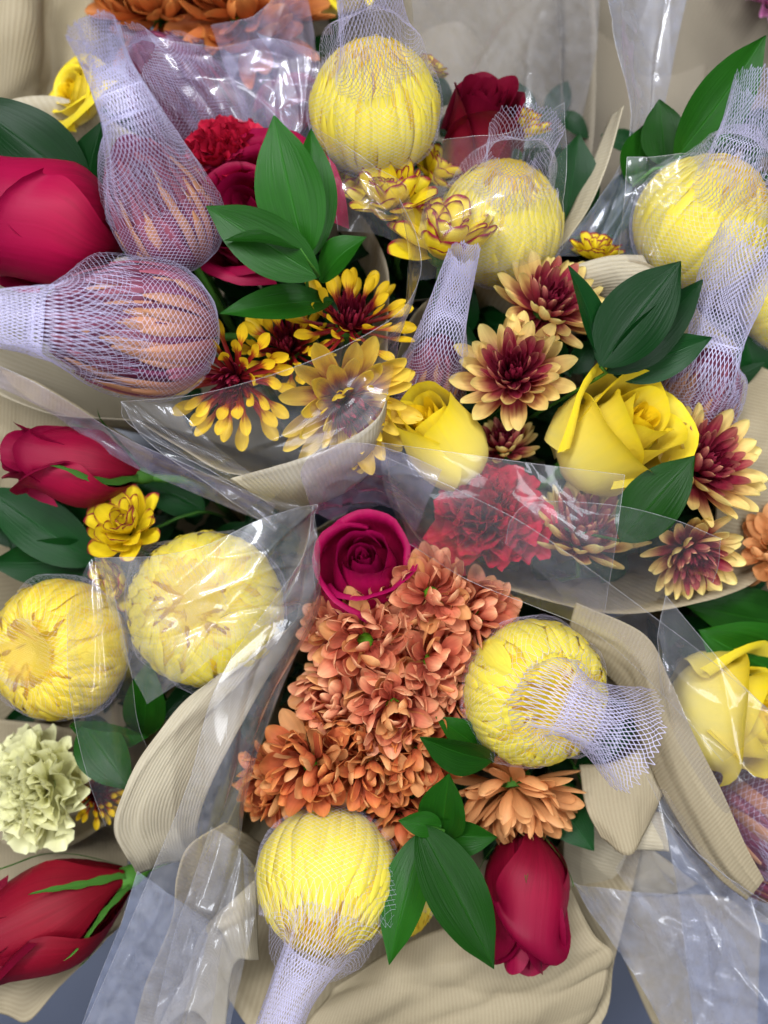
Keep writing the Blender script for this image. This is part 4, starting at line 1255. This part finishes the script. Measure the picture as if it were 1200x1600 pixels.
# --- orange chrysanthemums
orange('peach orange chrysanthemum with green eye directly below the magenta rose', 572, 1002, .002, 110, 14, 80, mat='orange', bouquet='C', seed=81)
orange('peach orange chrysanthemum touching the right side of the magenta rose', 672, 930, .0, 70, 22, 74, mat='orange', bouquet='C', seed=82)
orange('peach orange chrysanthemum under the film edge right of the magenta rose', 740, 965, -.015, 30, 38, 74, mat='orange', bouquet='C', seed=92)
orange('peach orange chrysanthemum with green eye left of the skirted netted bloom', 668, 1030, -.002, 350, 22, 80, mat='orange', bouquet='C', seed=88)
orange('pinkish orange chrysanthemum with green eye at the left of the orange cluster', 528, 1085, -.012, 165, 26, 72, mat='orange', bouquet='C', seed=87)
orange('orange chrysanthemum in the very middle of the orange cluster', 615, 1098, .004, 270, 12, 78, mat='orange', bouquet='C', seed=93)
orange('rusty orange chrysanthemum with green eye above left of the bottom netted bloom', 490, 1192, -.002, 210, 18, 84, mat='rust', bouquet='C', seed=83)
orange('rusty orange chrysanthemum, leftmost of the orange cluster', 432, 1220, -.03, 195, 42, 66, mat='rust', bouquet='C', seed=94)
orange('rusty orange chrysanthemum above the bottom netted bloom', 580, 1190, -.004, 285, 18, 76, mat='rust', bouquet='C', seed=84)
orange('rusty orange chrysanthemum left of the folded leaf', 655, 1165, -.002, 330, 22, 74, mat='rust', bouquet='C', seed=95)
orange('small peach chrysanthemum wedged beneath the magenta rose at left', 530, 985, -.014, 150, 30, 60, mat='orange', bouquet='C', seed=96)
orange('small peach chrysanthemum between the magenta rose and the film edge', 625, 955, -.008, 90, 20, 62, mat='orange', bouquet='C', seed=97)
orange('small orange chrysanthemum just left of the skirted netted bloom', 712, 1085, -.014, 0, 32, 62, mat='orange', bouquet='C', seed=98)
orange('small rusty chrysanthemum between the left and middle rusty blooms', 545, 1145, -.008, 240, 18, 64, mat='rust', bouquet='C', seed=99)
orange('pale peach chrysanthemum under the net skirt above the crimson rose', 800, 1225, -.03, 275, 52, 104, mat='peach', bouquet='C', seed=85, style='rosette', eye=None)
orange('small rusty orange chrysanthemum beside the bottom netted bloom and leaves', 618, 1268, -.02, 285, 42, 74, mat='rust', bouquet='C', seed=86)
orange('orange chrysanthemum cut off by the right edge below the ribbed paper', 1212, 862, -.05, 150, 35, 66, mat='peach', bouquet='E', seed=89)
orange('blurred deep orange chrysanthemum at the top edge, leftmost of two', 250, 25, -.12, 120, 25, 105, mat='deeporange', bouquet='H', seed=90, style='rosette')
orange('blurred deep orange chrysanthemum at the top edge with green eye', 385, 28, -.11, 90, 25, 120, mat='deeporange', bouquet='H', seed=91, style='rosette')

# --- leaves
sprig('upright cluster of glossy leaves in front of the open crimson rose',
      [((478, 402, .045), (428, 180, .06), 108, dict(roll=-8, fold=.15)), ((482, 405, .035), (486, 200, .045), 78, dict(roll=25)),
       ((498, 432, .05), (322, 322, .055), 92, dict(roll=-10, fold=.2)), ((470, 388, .055), (348, 376, .06), 36, dict(roll=40, bend=.1)),
       ((500, 440, .035), (573, 370, .05), 66, dict(roll=-30, fold=.3, bend=.12)), ((520, 470, .01), (343, 490, .03), 60, dict(roll=15))], 'A', 1)
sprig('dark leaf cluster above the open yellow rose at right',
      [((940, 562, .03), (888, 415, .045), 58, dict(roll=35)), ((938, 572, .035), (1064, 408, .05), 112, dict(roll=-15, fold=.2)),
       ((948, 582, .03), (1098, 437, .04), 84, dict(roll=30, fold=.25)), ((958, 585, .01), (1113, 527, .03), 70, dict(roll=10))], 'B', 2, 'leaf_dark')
sprig('single pointed green leaf in front of the rightmost burgundy bloom', [((970, 845, .03), (1086, 712, .045), 92, dict(roll=-20, fold=.2))], 'B', 3)
sprig('large bright leaf group at the top right above the netted bloom',
      [((1055, 250, -.03), (1197, 55, -.01), 92, dict(roll=15)), ((1040, 260, -.04), (1030, 155, -.03), 70, dict(roll=-10)), ((990, 290, -.05), (1005, 195, -.04), 80, dict(roll=20)), ((1000, 300, -.06), (1110, 240, -.05), 60, dict(roll=-10))], 'F', 4)
sprig('dark leaf behind film right of the open net mouth', [((880, 372, -.06), (905, 208, -.045), 86, dict(roll=0)), ((940, 380, -.08), (985, 260, -.07), 60, dict())], 'G', 5, 'leaf_dark')
sprig('two broad dark leaves above the crimson rose at the left edge', [((140, 300, -.03), (-60, 150, -.01), 110, dict(roll=10)), ((130, 345, -.04), (160, 190, -.02), 92, dict(roll=-25)), ((200, 400, -.06), (150, 330, -.05), 60, dict())], 'A', 6, 'leaf_dark')
sprig('dark leaf group below the left rosebud',
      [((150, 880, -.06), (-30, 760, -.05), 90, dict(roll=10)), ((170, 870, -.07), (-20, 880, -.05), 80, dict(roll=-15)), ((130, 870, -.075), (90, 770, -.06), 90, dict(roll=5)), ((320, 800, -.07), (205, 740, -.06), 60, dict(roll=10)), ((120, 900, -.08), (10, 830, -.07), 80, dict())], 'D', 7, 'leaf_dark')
sprig('dark leaf standing between the film covered bloom and the paper flap', [((225, 1150, -.05), (232, 1030, -.01), 66, dict(roll=10))], 'D', 8)
sprig('green leaf under film between the golden bloom and cream carnation', [((110, 1135, -.04), (235, 1150, -.025), 60, dict(roll=30)), ((130, 1130, -.035), (205, 1235, -.02), 80, dict(roll=-10))], 'D', 9)
sprig('folded leaf left of the netted bloom with the skirt', [((770, 1190, .01), (656, 1152, .035), 66, dict(roll=-20, fold=.4)), ((765, 1180, .0), (680, 1120, .02), 50, dict(roll=20))], 'C', 10)
sprig('cluster of long leaves left of the hanging crimson rose',
      [((655, 1288, .035), (772, 1514, .04), 96, dict(roll=-15, fold=.2)), ((662, 1300, .015), (608, 1508, .03), 74, dict(roll=25)), ((690, 1290, .03), (622, 1282, .04), 40, dict(roll=10)),
       ((690, 1310, .02), (702, 1208, .04), 78, dict(roll=-20, fold=.3)), ((665, 1300, .02), (778, 1308, .03), 64, dict(roll=10, fold=.3))], 'C', 11)
sprig('dark pointed leaf behind the pale peach bloom', [((850, 1215, -.05), (928, 1330, -.03), 76, dict(roll=10)), ((900, 1200, -.05), (1010, 1110, -.03), 40, dict())], 'C', 12, 'leaf_dark')
sprig('broad leaves at the right edge above the film covered yellow rose', [((1230, 1060, -.05), (1092, 985, -.035), 130, dict(roll=-5, bend=.1)), ((1240, 980, -.07), (1070, 945, -.05), 90, dict(roll=10)), ((1190, 1080, -.08), (1110, 1010, -.07), 90, dict())], 'E', 13)
sprig('dark leaf under the plum net at the right edge', [((1190, 640, -.08), (1160, 520, -.06), 80, dict())], 'B', 14, 'leaf_dark')
sprig('pale green leaf tip behind the dark red rose', [((770, 220, -.09), (802, 135, -.08), 44, dict())], 'G', 15)

# ================================================================== cellophane
film('clear film front of the left bouquet with a curved upper edge',
     [[(188, 628, .03), (300, 618, .045), (430, 584, .058), (540, 540, .064), (625, 488, .058), (657, 430, .045), (652, 370, .04), (625, 310, .03)],
      [(215, 672, .02), (320, 670, .03), (430, 640, .04), (530, 595, .045), (600, 545, .04), (640, 490, .03), (645, 430, .025), (635, 370, .02)],
      [(420, 785, .0), (450, 760, .018), (490, 735, .03), (540, 704, .038), (586, 660, .042), (612, 590, .036), (630, 500, .005), (640, 430, .0)]], 101, amp=0.0008, edges='tl')
film('second film layer with a straight edge at the left bouquet foot',
     [[(188, 628, .02), (230, 690, .015), (330, 760, .005), (430, 830, -.01)], [(220, 625, .02), (270, 680, .015), (360, 745, .005), (445, 810, -.01)], [(270, 630, .015), (330, 690, .01), (400, 745, .0), (470, 790, -.01)]], 102, amp=0.0025, edges='t')
film('film fold with painted violet sheen below the sideways net at the left edge',
     [[(-60, 545, .0), (60, 600, .0), (190, 680, -.003), (300, 730, -.01), (430, 790, -.02)], [(-60, 580, -.01), (60, 635, -.01), (180, 715, -.012), (290, 765, -.02), (420, 820, -.03)]], 103, 'film_violet', nv=14, amp=0.001, edges='t')
film('rounded curl of film with painted pinkish sheen in the centre beside the magenta rose',
     [[(490, 800, .0), (478, 770, .02), (470, 735, .03), (500, 702, .035), (560, 692, .036), (620, 705, .034), (690, 735, .03)],
      [(510, 810, -.01), (505, 780, .01), (505, 755, .018), (530, 735, .024), (570, 730, .026), (615, 745, .024), (670, 780, .02)],
      [(560, 830, -.04), (565, 815, -.03), (575, 800, -.02), (590, 790, -.01), (605, 790, -.01), (625, 800, -.01), (650, 830, -.01)]], 104, 'film_violet', amp=0.0015, edges='t')
film('broad film front of the right bouquet with a level upper edge',
     [[(596, 692, .035), (700, 706, .05), (830, 724, .055), (976, 742, .045)], [(600, 760, .03), (700, 800, .045), (830, 820, .05), (965, 830, .04)], [(640, 850, .0), (720, 895, .02), (830, 930, .025), (945, 955, .02)]], 105, amp=0.0006, edges='tr', folds=3, fine=0.5)
film('lower film layer of the right bouquet with a slanting edge',
     [[(598, 712, .045), (720, 768, .06), (840, 832, .06), (1010, 955, .05), (1110, 1030, .04), (1215, 1120, .03)], [(620, 790, .03), (720, 845, .045), (830, 895, .045), (960, 975, .04), (1060, 1060, .03), (1170, 1160, .02)], [(640, 850, .005), (730, 905, .025), (830, 945, .028), (930, 990, .025), (1030, 1080, .015), (1130, 1190, .01)]], 106, 'film', amp=0.0006, edges='tb', folds=3, fine=0.5)
film('film corner over the burgundy bloom behind the single leaf',
     [[(790, 850, .05), (800, 810, .055), (840, 785, .058), (960, 790, .055), (1050, 812, .05), (1126, 842, .045)], [(850, 900, .035), (870, 880, .04), (910, 865, .045), (980, 865, .04), (1050, 875, .035), (1122, 885, .035)], [(900, 960, .015), (930, 960, .02), (970, 955, .02), (1020, 940, .02), (1070, 925, .02), (1114, 912, .025)]], 107, amp=0.0006, edges='tr', folds=3)
film('shiny crumpled film over the netted bloom left of the centre',
     [[(148, 872, .03), (250, 868, .045), (330, 850, .05), (400, 815, .045), (460, 795, .035), (492, 788, .02)], [(180, 980, .03), (260, 960, .05), (330, 930, .055), (400, 900, .05), (455, 880, .04), (490, 870, .02)],
      [(230, 1100, .02), (290, 1060, .04), (345, 1020, .045), (400, 990, .04), (450, 960, .03), (492, 940, .01)]], 108, 'film_milky', amp=0.0035, folds=6, edges='tr', fine=1.5)
film('upright film corner between the golden bloom and its shiny neighbour',
     [[(104, 960, .025), (108, 1050, .025), (120, 1140, .02), (140, 1220, .01), (165, 1290, -.01)], [(122, 915, .035), (135, 1020, .04), (150, 1110, .035), (175, 1180, .02), (195, 1250, .0)], [(148, 870, .035), (165, 960, .04), (178, 1050, .035), (190, 1130, .02), (215, 1200, .0)], [(170, 900, .02), (190, 980, .02), (205, 1060, .01), (215, 1130, .0), (235, 1180, -.01)]], 109, amp=0.001, edges='tb', folds=2)
film('long film sheet left of the orange blooms running off the bottom',
     [[(492, 790, .02), (470, 880, .03), (345, 1060, .035), (295, 1220, .035), (230, 1380, .03), (125, 1620, .02)], [(500, 860, .015), (490, 930, .02), (400, 1080, .025), (350, 1230, .025), (290, 1400, .02), (210, 1640, .01)], [(502, 900, -.01), (498, 960, .0), (440, 1080, .005), (395, 1200, .005), (370, 1330, -.005), (320, 1660, -.01)]], 110, 'film_milky', amp=0.0015, edges='t', folds=4)
film('film fold with painted bluish sheen in the bottom left beside the paper flaps',
     [[(215, 1360, .005), (190, 1440, .005), (150, 1540, .0), (115, 1640, -.005)], [(270, 1400, .0), (250, 1470, .0), (220, 1560, -.005), (190, 1650, -.01)], [(330, 1440, -.01), (310, 1520, -.01), (285, 1590, -.015), (260, 1680, -.02)]], 111, 'film_blue', amp=0.0012, edges='t', folds=4)
film('film over the yellow rose at the right edge',
     [[(1040, 930, .01), (1090, 990, .012), (1150, 1060, .01), (1230, 1140, .005)], [(1028, 1000, .01), (1050, 1080, .015), (1110, 1180, .01), (1215, 1300, .0)], [(1035, 1090, .005), (1060, 1160, .01), (1120, 1260, .0), (1200, 1380, -.01)]], 112, amp=0.0012, edges='tl', folds=3)
film('glinting film below the ribbed strip in the lower right',
     [[(1030, 1220, -.025), (1080, 1310, -.022), (1140, 1390, -.025), (1230, 1460, -.03)], [(1000, 1300, -.035), (1060, 1370, -.03), (1120, 1440, -.035), (1220, 1540, -.04)], [(960, 1360, -.06), (1040, 1460, -.06), (1100, 1560, -.06), (1180, 1680, -.06)]], 113, 'film_milky', amp=0.002, folds=4, edges='t')
film('film wedge with painted bluish grey sheen between the paper flaps at the bottom right',
     [[(895, 1380, -.03), (960, 1480, -.03), (1010, 1560, -.035), (1060, 1660, -.04)], [(950, 1390, -.055), (1030, 1470, -.05), (1090, 1560, -.05), (1130, 1680, -.05)], [(1080, 1400, -.06), (1140, 1460, -.06), (1180, 1560, -.06), (1200, 1680, -.06)]], 114, 'film_blue', amp=0.002, folds=4, edges='tl')
film('thin film edge left of the topmost netted bloom',
     [[(482, 195, .0), (512, 240, .02), (520, 300, .025), (528, 360, .02)], [(560, 240, .025), (580, 290, .03), (590, 330, .028), (600, 370, .02)], [(635, 290, .01), (645, 330, .012), (650, 370, .01), (655, 410, .0)]], 115, amp=0.0012, edges='tl', folds=3)
film('blurred film with painted violet sheen behind the bronze net neck at the top left',
     [[(190, 50, -.05), (260, 60, -.04), (340, 75, -.05), (420, 60, -.05), (500, 80, -.06)], [(210, 95, -.05), (280, 110, -.04), (350, 150, -.04), (420, 150, -.05), (490, 190, -.06)], [(330, 240, -.06), (350, 250, -.06), (390, 260, -.06), (430, 270, -.06), (480, 290, -.07)]], 116, 'film_violet', amp=0.0025, folds=5, edges='t')
film('film panel over the netted bloom with red edged petals',
     [[(690, 218, .0), (740, 212, .01), (800, 205, .012), (882, 160, .0)], [(660, 330, .02), (730, 320, .03), (800, 300, .03), (884, 290, .01)], [(640, 440, .0), (720, 430, .01), (800, 420, .01), (880, 390, -.01)]], 117, 'film', amp=0.0015, edges='tr', folds=3)
film('tall streaky film at the top edge right of the dark red rose',
     [[(940, -80, -.03), (960, 60, -.03), (985, 180, -.035), (960, 280, -.04), (870, 400, -.04)], [(1000, -80, -.05), (1000, 60, -.05), (1010, 180, -.05), (985, 290, -.05), (930, 400, -.05)], [(1090, -80, -.06), (1060, 60, -.06), (1040, 170, -.06), (1020, 290, -.06), (990, 400, -.06)]], 118, 'film_blue', amp=0.002, folds=6, edges='t')
film('hazy film hanging over the paper at the top middle',
     [[(640, -80, -.02), (720, -80, -.06), (820, -80, -.09), (940, -80, -.12)], [(650, 60, -.03), (720, 80, -.06), (800, 80, -.09), (930, 80, -.12)], [(690, 230, -.06), (760, 230, -.08), (840, 230, -.1), (900, 230, -.12)]], 119, 'film_milky', amp=0.003, folds=6, edges='b')
film('level edged film in front of the bright leaves at the upper right',
     [[(980, 245, .0), (1050, 242, .005), (1130, 236, .0)], [(975, 320, .0), (1040, 320, .005), (1090, 320, .005)], [(965, 410, -.02), (1020, 410, -.015), (1060, 410, -.015)]], 120, amp=0.0015, edges='tl', folds=3)
film('crumpled film behind the topmost net neck at the top edge',
     [[(330, 40, -.06), (400, 20, -.05), (470, -60, -.06)], [(360, 130, -.05), (430, 120, -.04), (490, 60, -.05)], [(400, 240, -.06), (450, 230, -.05), (490, 170, -.05)]], 122, 'film_violet', amp=0.0025, folds=5, edges='tb')
film('creased film running off the bottom right corner',
     [[(1040, 1290, -.03), (1110, 1360, -.03), (1190, 1410, -.03), (1280, 1440, -.03)], [(1060, 1400, -.04), (1120, 1450, -.035), (1190, 1500, -.035), (1280, 1540, -.04)], [(1090, 1640, -.06), (1140, 1650, -.05), (1200, 1660, -.05), (1280, 1680, -.05)]], 123, 'film_blue', amp=0.005, folds=6, edges='tl')
film('crinkled film between the paper flaps left of the bottom net',
     [[(330, 1290, .012), (300, 1380, .012), (270, 1470, .01), (230, 1640, .0)], [(370, 1320, .008), (345, 1410, .01), (320, 1500, .008), (290, 1650, .0)], [(410, 1370, -.005), (395, 1450, .0), (375, 1530, .0), (350, 1660, -.005)]], 124, 'film_milky', amp=0.003, folds=6, edges='t')
film('clear film loop below the film covered yellow rose',
     [[(1010, 1210, .012), (1060, 1300, .01), (1130, 1370, .006), (1215, 1420, .0)], [(1040, 1240, .0), (1090, 1320, -.002), (1150, 1380, -.005), (1215, 1440, -.01)]], 125, 'film', nv=12, amp=0.0015, edges='t')
